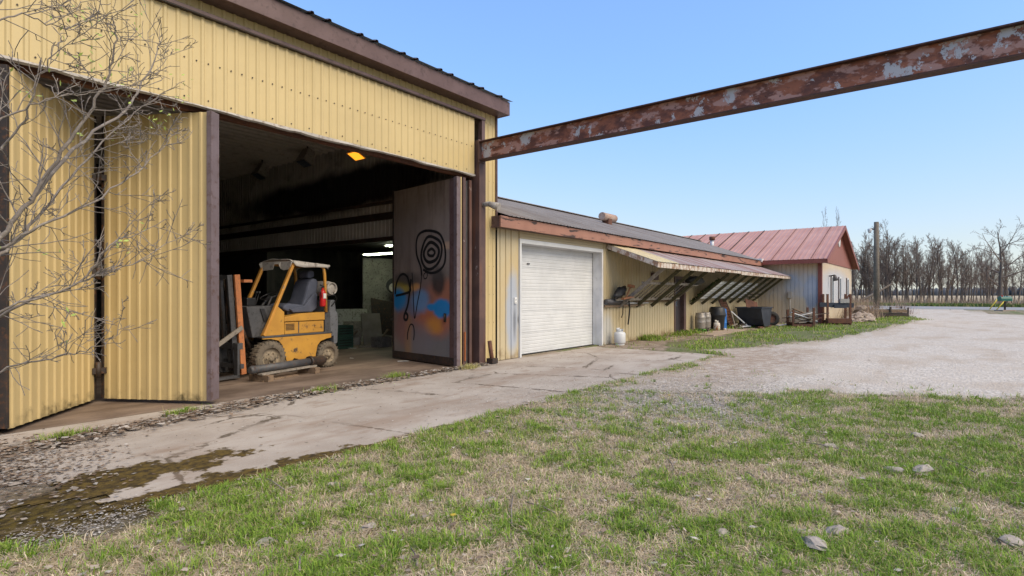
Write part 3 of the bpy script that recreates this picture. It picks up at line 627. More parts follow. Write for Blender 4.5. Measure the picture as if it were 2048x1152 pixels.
# spout lamp on the post and the short leaning pipe at its foot
t = thing('spout_light', 'small pale hooded lamp on the brown door post', 'lamp', (9.1, WY - .16, 3.36))
MB().tube([(9.08, WY - .14, 3.40), (9.1, WY - .26, 3.41), (9.14, WY - .36, 3.38)], [.05, .055, .05], 10).build('lamp_arm', M['tank_grey'], t)
MB().tube([(9.1, WY - .28, 3.41), (9.17, WY - .5, 3.33)], [.055, .09], 12).build('lamp_hood', M['tank_grey'], t)
t = thing('guard_pipe', 'short rusty leaning pipe stub at the foot of the door post', 'pipe', (9.2, 7.7, .02))
MB().tube([(9.22, 7.68, .02), (9.17, 7.72, .5)], .045, 10).build('pipe', M['rust'], t); MB().box(9.13, 9.31, 7.6, 7.77, .02, .13).build('base_plate', M['dark_steel'], t)
# crane beam
t = thing('crane_beam', 'long rusty steel I-beam reaching out from the door post', 'beam', (9.03, 1, 4.33))
bx = 9.02
MB().box(bx - .012, bx + .012, -6.2, 7.80, 4.345, 4.705).build('web', M['beam'], t)
MB().box(bx - .10, bx + .10, -6.2, 7.80, 4.705, 4.725).build('top_flange', M['beam_flange'], t); MB().box(bx - .10, bx + .10, -6.2, 7.80, 4.325, 4.345).build('bottom_flange', M['beam_flange'], t)
MB().box(bx - .11, bx + .11, 7.80, 7.815, 4.28, 4.76).build('end_plate', M['brown_post'], t)
t = thing('beam_post', 'brown steel post holding the outer end of the rusty beam', 'post', (9.02, -6.2, 0))
MB().box(8.92, 9.12, -6.36, -6.21, 0, 4.75).build('column', M['brown_post'], t, bevel=.006); MB().box(8.8, 9.24, -6.5, -6.1, 0, .03).build('base_plate', M['brown_post'], t)

# ------------------------------------------------------------------ long low shed
sh = thing('long_shed', 'long low faded yellow steel shed with white garage door', 'building', (20, WY, 0))
def wallrun(x0, x1, z0, z1, mat=M['shed'], y=WY): clad(sh, mat, (x0, y, z0), EX, U, x1 - x0, z1 - z0, SHED, sw=.8128)
wallrun(9.72, 10.52, 0.01, 3.0); wallrun(14.52, 20.0, .01, 3.0); wallrun(21.12, 31.64, .01, 3.0); wallrun(20.0, 21.12, 2.16, 3.0)
mb = MB().box(10.52, 14.52, WY - .012, WY + .01, 2.80, 3.0); mb.build('door_header', M['shed'], sh)
for i in range(3): MB().box(10.52, 14.52, WY - .028, WY - .012, 2.81 + i * .065, 2.855 + i * .065).build('header_board', M['shed'], sh)
# garage door
gdr = MB().box(10.56, 14.46, 8.235, 8.27, 0, 2.72).build('garage_door', M['white'], sh, label='white overhead garage door with horizontal grooves'); child_frame_zero(gdr)
for i in range(5):
    z = .02 + i * .536
    put_sheet('door_panel', gdr, M['white'], (14.45, 8.225, z), (0, 0, 1), (-1, 0, 0), .53, 3.88, (.0883, .006, .024, .010, True))
for z in (.02 + .536 * 4 + .05,): MB().box(11.2, 11.3, 8.2, 8.222, z + .02, z + .05).build('handle', M['steel_grey'], gdr)
MB().box(10.56, 14.46, 8.19, 8.225, 0, .03).build('bottom_seal', M['rubber_clean'], gdr)
MB().box(14.455, 14.475, 8.0, 8.215, .02, 2.70).build('door_reveal', M['white_dirty'], sh); MB().box(10.545, 10.56, 8.0, 8.215, .02, 2.70).build('door_reveal', M['white_dirty'], sh)
MB().box(10.56, 14.455, 8.0, 8.215, 2.69, 2.705).build('door_reveal', M['white_dirty'], sh)
MB().box(10.51, 10.57, WY - .05, WY + .04, .0, 2.80).build('door_trim', M['white'], sh); MB().box(14.45, 14.53, WY - .05, WY + .04, .0, 2.80).build('door_trim', M['white_dirty'], sh); MB().box(10.57, 14.45, WY - .048, WY + .04, 2.70, 2.80).build('door_trim', M['white'], sh)
MB().box(14.46, 14.48, 8.05, 8.2, .55, .95).build('dark_scuff', M['steel_grey'], sh) if False else None
# eave
MB().box(9.48, 31.6, 7.66, 7.70, 2.96, 3.21).build('fascia', M['fascia_old'], sh, bevel=.006); MB().box(9.48, 9.52, 7.70, WY - .03, 2.96, 3.21).build('fascia_return', M['brown'], sh)
MB().box(9.52, 31.6, 7.70, WY + .02, 2.975, 2.99).build('soffit', M['brown'], sh)
ss = Vector((0, 1, .333)).normalized(); ridgeL = (12.55 - 7.61) / ss.y
clad(sh, M['roof_grey'], (9.74, 7.61, 3.222), EX, ss, 27.4, ridgeL, (.1524, .016, .045, .02), name='roof_sheet', jit=.002)
MB().add([(9.74, 12.55, 4.868), (37, 12.55, 4.868), (37, 17.6, 3.2), (9.74, 17.6, 3.2)], [(0, 1, 2, 3)]).build('rear_roof', M['roof_grey'], sh)
mb = MB().bar((9.75, 12.55, 4.90), (37, 12.55, 4.90), .3, .02); mb.build('ridge_cap', M['roof_grey'], sh)
MB().add([(9.8, 8.3, 3.05), (31.5, 8.3, 3.05), (31.5, 17.5, 3.05), (9.8, 17.5, 3.05)], [(0, 1, 2, 3)]).build('inner_ceiling', M['soot'], sh)
MB().box(9.66, 31.5, 17.5, 17.6, 0, 3.15).build('rear_wall', M['soot'], sh)
MB().box(14.9, 15.0, 8.3, 17.5, 0, 3.0).build('inner_partition', M['soot'], sh)
MB().box(9.75, 14.9, 8.35, 8.45, 0, 3.0).build('front_lining', M['soot'], sh)
rv = thing('roof_vent', 'rusty cylindrical vent cap on the grey shed roof', 'vent', (20.9, 11.2, 4.5))
MB().box(20.75, 21.05, 11.05, 11.35, 4.3, 4.62).build('vent_collar', M['rust'], rv); MB().tube([(20.45, 11.2, 4.70), (21.55, 11.2, 4.70)], .16, 14).build('vent_drum', worn('pale_rusty_vent', (.42, .33, .28), (.34, .2, .14), (.2, .1, .06), rough=.8), rv)
# man door
dr = thing_door = MB().box(20.09, 20.92, WY + .12, WY + .165, .05, 2.06).build('door', M['door_dark'], sh, label='dark plum door with narrow window'); child_frame_zero(dr)
MB().box(20.26, 20.55, WY + .10, WY + .12, 1.05, 1.85).build('glass_pane', M['glass'], dr)
MB().box(20.22, 20.26, WY + .09, WY + .122, 1.0, 1.9).box(20.55, 20.59, WY + .09, WY + .122, 1.0, 1.9).box(20.22, 20.59, WY + .088, WY + .122, 1.85, 1.9).box(20.22, 20.59, WY + .088, WY + .122, 1.0, 1.05).build('pane_frame', M['door_dark'], dr)
MB().tube([(20.16, WY + .06, 1.0), (20.16, WY + .12, 1.0)], .03, 8).tube([(20.16, WY + .06, 1.0), (20.28, WY + .06, 1.0)], .012, 6).build('handle', M['chrome'], dr)
for (a, b, c, d) in ((20.0, 20.09, .0, 2.16), (20.92, 21.12, .0, 2.16)): MB().box(a, b, WY - .03, WY + .17, c, d).build('door_frame', M['brown'], sh)
MB().box(20.09, 20.92, WY - .028, WY + .17, 2.06, 2.16).build('door_frame', M['brown'], sh); MB().box(20.05, 21.0, WY - .06, WY + .17, .0, .05).build('door_sill', M['wood_grey'], sh)
# small wall things
t = MB().box(10.33, 10.42, WY - .03, WY - .002, 1.28, 1.42).build('notice', M['paper'], label='small white warning notice beside the garage door', cat='sign')
mb = MB(); 
for i in range(14):
    a = 2 * math.pi * i / 14; b = 2 * math.pi * (i + 1) / 14; c = (10.375, 1.365)
    mb.add([(c[0] + .026 * math.cos(a), WY - .032, c[1] + .026 * math.sin(a)), (c[0] + .026 * math.cos(b), WY - .032, c[1] + .026 * math.sin(b)), (c[0] + .019 * math.cos(b), WY - .032, c[1] + .019 * math.sin(b)), (c[0] + .019 * math.cos(a), WY - .032, c[1] + .019 * math.sin(a))], [(0, 1, 2, 3)])
mb.box(10.35, 10.40, WY - .033, WY - .0305, 1.305, 1.312).build('printed_symbol', M['black'], t)
t = MB().box(17.95, 18.25, WY - .16, WY - .005, 1.98, 2.22).build('wall_box', M['brown'], label='dark brown box mounted on the wall beneath the awning', cat='box')
# awning
aw = thing('awning', 'long lean-to awning with peeling white edge over the shed wall', 'awning', (23, 6.4, 2.3))
asl = Vector((0, 1, .36)).normalized(); al = (WY - .02 - 6.33) / asl.y
x = 14.78; i = 0
while x < 31.55:
    wd = min(.8128, 31.58 - x)
    put_sheet('awning_sheet', aw, M['awning_cream'] if x < 16.2 else M['awning'], (x, 6.33, 2.40 + .004 * (i % 2)), EX, asl, wd, al, (.2032, .014, .04, .02)); x += wd; i += 1
for (x0, x1, z0) in ((14.78, 19.6, 2.24), (19.6, 22.8, 2.29), (22.8, 27.2, 2.25), (27.2, 31.5, 2.26)): MB().box(x0 + .004, x1, 6.345, 6.385, z0, 2.385).build('front_board', M['peel'], aw, bevel=.004)
MB().bar((14.81, 6.36, 2.325), (14.81, WY - .03, 2.90), .05, .13).build('end_board', M['peel'], aw); MB().bar((31.5, 6.36, 2.325), (31.5, WY - .03, 2.90), .05, .13).build('end_board', M['peel'], aw)
MB().box(14.9, 31.5, 7.86, 7.94, 2.78, 2.88).build('wall_ledger', M['wood_moss'], aw)
for bxp in (15.52, 16.75, 17.93, 19.17, 21.63, 22.87, 24.09, 25.33, 26.55, 27.75, 28.97, 30.2):
    MB().bar((bxp, 7.93, 1.10), (bxp, 6.46, 2.27), .04, .105).build('brace', M['wood_moss'] if bxp > 15.6 else M['wood_grey'], aw)
    MB().bar((bxp + .05, 6.42, 2.33), (bxp + .05, 7.9, 2.845), .045, .09).build('rafter', M['wood_moss'], aw)
# things stored on the braces
def on_brace(t): return (7.93 - 1.47 * t, 1.10 + 1.17 * t + .09)      # y, z of the brace's upper side
ld = thing('ladder', 'old wooden ladder lying on the awning braces', 'ladder', (17.2, 7.7, 1.3))
ya, za = on_brace(.14); yb, zb = on_brace(.55)
MB().bar((14.95, ya, za), (19.9, ya, za), .035, .08).build('rail', M['wood_grey'], ld); MB().bar((15.45, yb, zb), (20.1, yb, zb), .035, .08).build('rail', M['wood_grey'], ld)
for i in range(15):
    xx = 15.6 + .3 * i; MB().tube([(xx, ya, za), (xx, yb, zb)], .016, 6).build('rung', M['wood_grey'], ld)
for i, (x0, x1, tt, r, mt, lb) in enumerate([(14.6, 17.6, .02, .035, 'zinc', 'bright metal conduit lowest on the braces beside the garage door'), (16.6, 19.95, .05, .03, 'wood', 'brown wooden pole lying on the braces'), (15.1, 19.9, .10, .03, 'zinc', 'long dull metal tube under the wooden ladder')]):
    yy, zz = on_brace(tt); MB().tube([(x0, yy, zz + .01 * i), (x1, yy, zz + .01 * i)], r, 8).build('stored_tube', M[mt], label=lb, cat='pipe', group='tubes stored on the braces')
MB().bar((14.56, 7.90, 1.14), (17.2, 7.90, 1.14), .09, .05).build('ledger_board', M['wood'], label='short brown board fixed along the wall under stored pipes', cat='board')
yy, zz = on_brace(.1); MB().tube([(14.58, 7.86, 1.27), (15.9, 7.86, 1.27)], .08, 12).build('dark_roll', M['steel_grey'], label='dark blue rolled sheet beside the garage door', cat='roll')
bk = thing('black_bag', 'black bag strapped to an orange brown frame beside the garage door', 'bag', (15.2, 7.6, 1.45))
mb = MB(); r = random.Random(4)
for i in range(9):
    for j in range(12):
        a = math.pi * i / 8; b = 2 * math.pi * j / 12; k = 1 + .5 * (r.random() - .5)
        mb.v.append((15.22 + .36 * math.sin(a) * math.cos(b) * k, 7.72 + .13 * math.sin(a) * math.sin(b) * k, 1.55 + .15 * math.cos(a) * k + .12 * math.sin(a) * math.cos(b)))
for i in range(8):
    for j in range(12): mb.f.append((i * 12 + j, i * 12 + (j + 1) % 12, (i + 1) * 12 + (j + 1) % 12, (i + 1) * 12 + j)); mb.sm.append(True)
mb.build('bag_body', M['black'], bk)
MB().bar((15.05, 7.55, 1.36), (15.6, 7.5, 1.42), .1, .05).bar((15.35, 7.5, 1.75), (15.62, 7.48, 1.72), .1, .08).bar((15.2, 7.52, 1.4), (15.5, 7.5, 1.75), .03, .03).build('frame', worn('orange_brown_frame', (.33, .13, .05), (.22, .1, .05), rough=.6), bk)
tb = thing('tarp_bundle', 'dark bundle lying on the braces in front of the door top', 'bundle', (19.9, 7.4, 1.9))
mb = MB(); r = random.Random(9)
for i in range(9):
    for j in range(14):
        a = math.pi * i / 8; b = 2 * math.pi * j / 14; k = 1 + .25 * (r.random() - .5)
        mb.v.append((19.95 + .75 * math.cos(a) * k, 7.18 + .22 * math.sin(a) * math.cos(b) * k, 1.98 + .17 * math.sin(a) * math.sin(b) * k))
for i in range(8):
    for j in range(14): mb.f.append((i * 14 + j, i * 14 + (j + 1) % 14, (i + 1) * 14 + (j + 1) % 14, (i + 1) * 14 + j)); mb.sm.append(True)
mb.build('cover', M['rubber_clean'], tb); MB().tube([(19.75, 7.18, 1.8), (19.75, 6.99, 1.95), (19.75, 7.15, 2.17)], .015, 6).build('strap', M['zinc'], tb)
for i in range(5):                                   # corrugated sheets laid on the second bank of braces
    x0 = 21.95 + i * 1.15; t0, t1 = .07, .66; ya, za = on_brace(t0); yb, zb = on_brace(t1)
    d = Vector((0, yb - ya, zb - za)); me = ribbed(d.length, 0, 1.25, .15, .03, .10, .03)
    me = me.copy(); me.materials.clear(); me.materials.append(M['sheet_white'])
    o = link('corrugated_sheet', me, None, mtx=basis((x0 + 1.25, ya, za + .03 + .014 * (i % 2)), d, (-1, 0, 0)))
    setp(o, 'pale corrugated metal sheet laid on the awning braces past the door', 'metal sheet', 'metal sheets on the braces')
ya, za = on_brace(.1); yb, zb = on_brace(.5); 
for i in range(3): MB().bar((28.0 + .0, ya - .12 * i, za + .12 * i + .02), (30.6, ya - .16 * i, za + .14 * i + .02), .14, .03, up=(0, -.6, .8)).build('stored_board', M['wood_grey'], label='weathered board on the far end of the awning braces', cat='board', group='boards on the far braces')
mb = MB(); r = random.Random(12)                     # moss / ivy on the brace past the door
for i in range(260):
    t_ = r.random(); y, z = on_brace(t_ * .75); p = Vector((21.63 + r.uniform(-.08, .08), y + r.uniform(-.04, .04), z - .03 + r.uniform(-.02, .08))); a = Vector((r.uniform(-1, 1), r.uniform(-1, 1), r.uniform(-1, 1))).normalized() * .035; b = a.orthogonal() * 1.0
    mb.add([p - a, p + b, p + a, p - b], [(0, 1, 2, 3)])
mb.build('ivy_growth', flat('dark_moss_green', (.06, .085, .025), .9), kind='stuff', label='green moss tufts growing on the brace past the door', cat='moss')
# hoses
for i, (x, zt, zb_, r_, lb) in enumerate([(15.6, 1.2, .78, .02, 'short black hose hanging from the first awning brace'), (16.05, 1.3, .55, .03, 'longer black hose hanging in a curve beneath the ladder')]):
    MB().tube([(x, 7.84, zt), (x + .02, 7.82, (zt + zb_) / 2 + .15), (x + (.03 if i == 0 else .02), 7.84, (zt + zb_) / 2 - .1), (x - .04, 7.85, zb_)], [r_ * .8] * 4, 6).build('hanging_hose', M['rubber_clean'], label=lb, cat='hose')
# ------------------------------------------------------------------ red roofed building
fb = thing('red_roof_building', 'patchy painted building with faded red metal roof at the shed end', 'building', (37.3, 5, 0))
FX, FY = 31.65, 5.0
clad(fb, M['far'], (FX, WY + 2.2, 0), (0, -1, 0), U, WY + 2.2 - FY, 3.12, SHED, sw=.8128)
clad(fb, M['far'], (FX + .01, FY, 0), EX, U, 11.3, 3.15, SHED, sw=.8128)
MB().box(FX + .02, 42.94, FY + .02, 14.4, 0, 3.1).build('core_wall', M['far'], fb)
MB().box(FX - .05, FX + .14, FY - .05, FY + .13, 0, 3.14).build('corner_trim', M['fascia_red'], fb)
RX, RZ = 37.3, 5.42
slp = (RZ - 3.22) / (RX - 31.1)
mbg = MB().add([(31.6, FY - .01, 3.12), (43, FY - .01, 3.12), (RX, FY - .01, 5.3)], [(0, 1, 2)]); mbg.build('gable_backing', M['gable'], fb)
xg = 31.7
while xg < 42.9:
    x1 = min(xg + .4, 42.95); h0 = lambda q: 3.14 + max(0, (RZ - .12 - 3.14) * (1 - abs(q - RX) / 5.75))
    MB().add([(xg + .015, FY - .035, 3.14), (x1 - .015, FY - .035, 3.14), (x1 - .015, FY - .035, h0(x1 - .015)), (xg + .015, FY - .035, h0(xg + .015)), (xg, FY - .012, 3.14), (x1, FY - .012, 3.14), (x1, FY - .012, h0(x1)), (xg, FY - .012, h0(xg))], [(0, 1, 2, 3), (0, 4, 5, 1), (1, 5, 6, 2), (3, 7, 4, 0)]).build('gable_board', M['gable'], fb); xg += .4
up = Vector((RX - 31.1, 0, RZ - 3.22)); 
clad(fb, M['roof_red'], (31.1, 14.5, 3.235), (0, -1, 0), up, 9.85, up.length, (.2286, .02, .04, .02), name='roof_sheet', jit=.002)
for k_ in range(11):
    yy = 14.5 - .9144 * k_; wd_ = .05 if yy > 8.3 else .018
    MB().bar((31.08, yy, 3.262), (RX, yy, RZ + .042), wd_, .02).build('roof_seam', M['dark_steel'] if yy > 8.3 else M['rust'], fb)
MB().add([(RX, 4.65, RZ), (RX, 14.5, RZ), (43.5, 14.5, 3.22), (43.5, 4.65, 3.22)], [(0, 1, 2, 3)]).build('rear_roof', M['roof_red'], fb)
MB().box(31.06, 31.1, 4.65, 7.7, 3.02, 3.215).build('fascia', M['fascia_red'], fb); MB().box(31.1, FX + .05, 4.68, 7.7, 3.05, 3.065).build('soffit', M['fascia_red'], fb)
for (xa, xb) in ((31.06, RX), (43.5, RX)): MB().bar((xa, 4.64, 3.12), (xb, 4.64, RZ - .09), .04, .22, up=(0, 0, 1)).build('barge_board', M['fascia_red'], fb)
for (xa, xb) in ((31.3, RX), (43.3, RX)): MB().bar((xa, 4.82, 3.13), (xb, 4.82, RZ - .1), .34, .015, up=(0, 0, 1)).build('gable_soffit', M['fascia_red'], fb)
MB().lathe([(.0, 0), (.34, 0), (.36, -.02), (.30, -.05), (0, -.05)], (37.3, FY - .03, 4.55), 'y', 20).build('gable_vent', M['white'], fb)
for xw in (35.0, 37.7, 40.9):
    wo_ = MB().box(xw - .02, xw + .02, FY - .02, FY + .01, .9, 2.4)
    win = MB().box(xw - .36, xw + .36, FY - .03, FY + .015, .85, 2.45).build('window', M['glass'], fb); child_frame_zero(win)
    MB().box(xw - .42, xw - .30, FY - .06, FY - .02, .8, 2.5).box(xw + .30, xw + .42, FY - .06, FY - .02, .8, 2.5).box(xw - .42, xw + .42, FY - .062, FY - .02, 2.4, 2.5).box(xw - .42, xw + .42, FY - .062, FY - .02, .8, .88).build('frame', M['white'], win)
    MB().box(xw - .46, xw - .42, FY - .05, FY - .02, .8, 2.5).build('side_trim', M['brown'], win)  # brown strip along one side of the window frame
t = thing('wall_lamp', 'small dark lamp on the white end wall near its corner', 'lamp', (34.0, 4.9, 2.4))
MB().bar((33.9, FY - .02, 2.45), (33.9, FY - .3, 2.5), .06, .06).build('arm', M['dark_steel'], t); MB().tube([(33.9, FY - .28, 2.5), (33.9, FY - .34, 2.2)], [.07, .14], 10).build('shade', M['steel_grey'], t)
t = thing('stove_pipe', 'galvanised stove pipe with dark cap on the red roof', 'pipe', (34.1, 11.2, 4.3))
MB().tube([(34.1, 11.2, 4.1), (34.1, 11.2, 4.75)], .11, 12).build('pipe', M['zinc'], t); MB().tube([(34.1, 11.2, 4.74), (34.1, 11.2, 4.95)], .17, 12).build('cap', M['rust'], t)
MB().box(30.9, 31.5, 7.6, 8.0, 3.16, 3.34).build('roof_flashing', M['white'], fb)
t = thing('meter_conduit', 'grey conduit with meter box on the patchy wall', 'conduit', (31.6, 6.35, .5))
MB().tube([(31.58, 6.4, .1), (31.58, 6.4, 1.45)], .03, 8).build('conduit', M['tank_grey'], t); MB().box(31.5, 31.62, 6.31, 6.49, 1.3, 1.62).build('box', M['tank_grey'], t, bevel=.01)

# ------------------------------------------------------------------ forklift (local x forward, y = -distance from the near side, z up)
fk = thing('forklift', 'small yellow gas forklift with canvas roof cover and blue seat', 'forklift', (6.72, 9.92, .012), R(187))
def fp(mb, name, mat, parent=None, bevel=0, **kw): return mb.build(name, mat, parent or fk, local=True, bevel=bevel, **kw)
F = lambda y0: (lambda a, b, c: (a, -y0 - c, b))
# chassis side skirts with wheel arches
skirt = [(-.10, .69), (-.10, .60), (.02, .585), (.17, .545), (.25, .46), (.29, .30), (.30, .20), (.66, .155), (.72, .24), (.80, .26), (.88, .19), (.95, .17), (1.0, .33), (1.06, .53), (1.14, .62), (1.30, .66), (1.48, .665), (1.48, .70), (1.0, .72)]
sk = fp(MB().prism(skirt, .03, F(.03)), 'side_skirt', M['fork_yellow'], bevel=.006); fp(MB().prism(skirt, .03, F(.92)), 'side_skirt', M['fork_yellow'])
fp(MB().box(.3, 1.05, -.90, -.10, .22, .66), 'chassis', M['fork_grey'])
fp(MB().box(-.12, 1.5, -.96, -.02, .685, .725), 'deck', M['fork_grey'], bevel=.01)
fp(MB().box(.66, .9, -.12, .02, .15, .175), 'step', M['fork_grey'])
# hood
hd = fp(MB().box(.06, .98, -.90, -.07, .725, .955), 'engine_cover', M['fork_yellow'], bevel=.012)
fp(MB().prism([(.05, .965), (1.0, .965), (1.0, 1.05), (.62, 1.11), (.05, 1.125)], .86, F(.05)), 'hood_lid', M['fork_yellow'], bevel=.012)
mb = MB()
for i in range(9):
    for j in range(5): mb.box(.77 + .022 * i, .785 + .022 * i, -.072, -.066, .80 + .026 * j, .818 + .026 * j)
fp(mb, 'grille_holes', M['black'], hd, kind='stuff'); fp(MB().box(.20, .30, -.075, -.062, .82, .88), 'latch', M['fork_yellow'], hd); fp(MB().box(.66, .68, -.078, -.066, .74, .95), 'panel_edge', M['fork_grey'], hd)
fp(MB().prism([(1.02, .725), (1.46, .725), (1.16, 1.26), (1.02, 1.15)], .10, F(.03)), 'side_cowl', M['fork_yellow'], bevel=.006); fp(MB().prism([(1.02, .725), (1.46, .725), (1.16, 1.26), (1.02, 1.15)], .10, F(.84)), 'side_cowl', M['fork_yellow'])
fp(MB().prism([(1.14, .70), (1.60, .70), (1.72, 1.26), (1.16, 1.27)], .70, F(.14)), 'front_cowl', M['fork_grey'], bevel=.012)
fp(MB().prism([(1.30, 1.0), (1.38, 1.22), (1.46, 1.22), (1.38, .98)], .02, F(.115)), 'cowl_slot', M['black'])
# overhead guard
def pst(u0, z0, u1, z1, v): return MB().bar((u0, -v, z0), (u1, -v, z1), .062, .055)
for v in (.04, .93):
    fp(pst(1.45, .73, .80, 2.10, v), 'guard_post', M['fork_post'], bevel=.008)
    fp(MB().tube([(.03, -v, 1.12), (.07, -v, 1.9), (.10, -v, 2.02), (.18, -v, 2.05)], .032, 8), 'guard_post', M['fork_post'])
    fp(MB().bar((.15, -v, 2.05), (.82, -v, 2.10), .05, .05), 'guard_rail', M['fork_post'])
for (u, z) in ((.82, 2.10), (.5, 2.08), (.12, 2.05)): fp(MB().bar((u, -.05, z), (u, -.92, z), .04, .04), 'guard_bar', M['fork_post'])
# canvas cover with a drooping, notched front valance
mb = MB(); nu, nv = 12, 12; top = {}
for i in range(nu + 1):
    for j in range(nv + 1):
        u = .0 + .86 * i / nu; v = .0 + .97 * j / nv
        z = 2.085 + .05 * (i / nu) + .035 * math.sin(math.pi * j / nv) - .04 * (abs(j / nv - .5) > .47) - .05 * (i == 0) - .03 * math.sin(math.pi * i / nu) * math.sin(math.pi * j / nv) * 1.3 + .008 * math.sin(i * 2.1 + j)
        mb.v.append((u, -v, z))
for i in range(nu):
    for j in range(nv): a = i * (nv + 1) + j; mb.f.append((a, a + 1, a + nv + 2, a + nv + 1)); mb.sm.append(True)
o = fp(mb, 'canvas_cover', M['tarp']); m = o.modifiers.new('thick', 'SOLIDIFY'); m.thickness = .012
mb = MB(); pr = [(0, .03), (.08, .15), (.26, .17), (.34, .14), (.38, .05), (.52, .05), (.58, .15), (.9, .17), (.97, .04)]
for (v, dz) in pr: mb.v += [(.865, -v, 2.115), (.90 - .2 * dz, -v, 2.115 - dz)]
for i in range(len(pr) - 1): mb.f.append((2 * i, 2 * i + 2, 2 * i + 3, 2 * i + 1)); mb.sm.append(False)
o = fp(mb, 'front_valance', M['tarp']); m = o.modifiers.new('thick', 'SOLIDIFY'); m.thickness = .01
mb = MB(); pr = [(.86, .05), (.80, .10), (.62, .11), (.42, .085), (.22, .07), (.04, .06), (-.01, .03)]
for (u, dz) in pr: zt = 2.085 + .05 * (u / .86); mb.v += [(u, .012, zt - .01), (u, .022, zt - .01 - dz)]
for i in range(len(pr) - 1): mb.f.append((2 * i, 2 * i + 2, 2 * i + 3, 2 * i + 1)); mb.sm.append(True)
o = fp(mb, 'side_valance', M['tarp']); m = o.modifiers.new('thick', 'SOLIDIFY'); m.thickness = .012
# seat
st_ = fp(MB().prism([(.30, 1.14), (.80, 1.15), (.92, 1.20), (.90, 1.27), (.78, 1.31), (.42, 1.27), (.28, 1.22)], .50, F(.20)), 'seat_cushion', M['seat'], bevel=.04)
fp(MB().prism([(.30, 1.22), (.46, 1.24), (.30, 1.72), (.22, 1.80), (.10, 1.80), (.06, 1.72), (.14, 1.3)], .46, F(.22)), 'seat_back', M['seat'], bevel=.045)
fp(MB().prism([(.20, 1.80), (.27, 1.82), (.25, 1.93), (.20, 1.97), (.10, 1.96), (.08, 1.84)], .28, F(.31)), 'headrest', M['seat'], bevel=.03)
for v in (.155, .70): fp(MB().prism([(.72, 1.13), (.80, 1.2), (.46, 1.26), (.24, 1.50), (.14, 1.5), (.16, 1.2), (.28, 1.13)], .06, F(v)), 'seat_bolster', M['seat'], bevel=.022)
fp(MB().box(.3, .8, -.66, -.24, 1.09, 1.15), 'seat_base', M['black'])
# steering wheel, column, levers
mb = MB(); pts = []
for t in np.linspace(0, 2 * math.pi, 29): pts.append((1.02 + .17 * math.cos(t) * .9, -.47 + .18 * math.sin(t), 1.45 - .17 * math.cos(t) * .4 * -1 * -1))
fp(MB().tube(pts, .013, 8, False), 'steering_wheel', M['black']); fp(MB().tube([(1.02, -.47, 1.45), (1.28, -.47, 1.15)], .028, 8), 'steering_column', M['black'])
for v in (.60, .68): fp(MB().tube([(1.24, -v, 1.22), (1.15, -v, 1.5)], .009, 6).tube([(1.15, -v, 1.49), (1.14, -v, 1.54)], .022, 8), 'lever', M['black'])
for v in (.28,): fp(MB().tube([(1.22, -v, 1.22), (1.10, -v, 1.44)], [.02, .012], 6), 'lever', M['steel_grey'])
fp(MB().box(1.2, 1.4, -.80, -.60, 1.26, 1.42), 'gauge_pod', M['black'], bevel=.02)
fp(MB().tube([(1.56, -.86, 1.18), (1.52, -.86, 1.36), (1.47, -.86, 1.42)], .035, 8), 'work_lamp', M['dark_steel'])
# counterweight
cwt = [(-.12, .48), (.08, .60), (.08, .74), (.05, 1.12), (-.30, 1.30), (-.42, 1.32), (-.50, 1.15), (-.52, .85), (-.50, .50), (-.40, .47)]
fp(MB().prism([(-.10, .70), (.05, .70), (.05, 1.13), (-.08, 1.13)], .86, F(.05)), 'rear_frame', M['fork_grey'])
fp(MB().prism([(-.07, .62), (-.07, 1.12), (-.11, 1.36), (-.22, 1.37), (-.25, 1.14), (-.30, 1.10), (-.31, .84), (-.29, .47), (-.20, .45), (-.19, .62)], .90, F(.06)), 'counterweight', M['fork_grey_light'], bevel=.02)
# gas tank lying across the back, extinguisher on the post
gt = fp(MB().lathe([(0, -.10), (.10, -.08), (.145, -.03), (.155, .05), (.155, .50), (.14, .56), (.09, .60), (0, .61)], (0, 0, 0), 'y', 20), 'gas_tank', M['tank_grey']); gt.location = (-.12, -.66, 1.60)
o = fp(MB().lathe([(.11, -.13), (.125, -.13), (.125, -.05), (.11, -.05), (.11, -.13)], (0, .61, 0), 'y', 20), 'tank_collar', M['tank_grey'], gt); o.location = (0, .08, 0)
fp(MB().bar((-.28, -.15, 1.47), (.02, -.15, 1.47), .05, .04).bar((-.28, -.6, 1.47), (.02, -.6, 1.47), .05, .04).bar((-.1, -.2, 1.12), (-.1, -.2, 1.46), .04, .04), 'tank_bracket', M['black'])
fp(MB().tube([(-.14, -.02, 1.52), (-.2, .02, 1.4), (-.14, -.02, 1.28), (-.1, -.1, 1.2)], .012, 6), 'gas_hose', M['rubber_clean'])
ex = fp(MB().lathe([(0, 0), (.055, 0), (.06, .02), (.06, .27), (.045, .32), (.02, .34), (.02, .37), (0, .37)], (.165, .02, 1.24), 'z', 16), 'fire_extinguisher', M['red'])
fp(MB().box(.13, .20, .075, .083, 1.40, 1.50), 'label_plate', M['paper'], ex); fp(MB().bar((.13, .02, 1.63), (.23, .02, 1.67), .02, .02).tube([(.17, .02, 1.6), (.17, .02, 1.66)], .014, 8).tube([(.2, .03, 1.62), (.24, .05, 1.55), (.23, .06, 1.42)], .008, 6), 'valve', M['black'], ex)
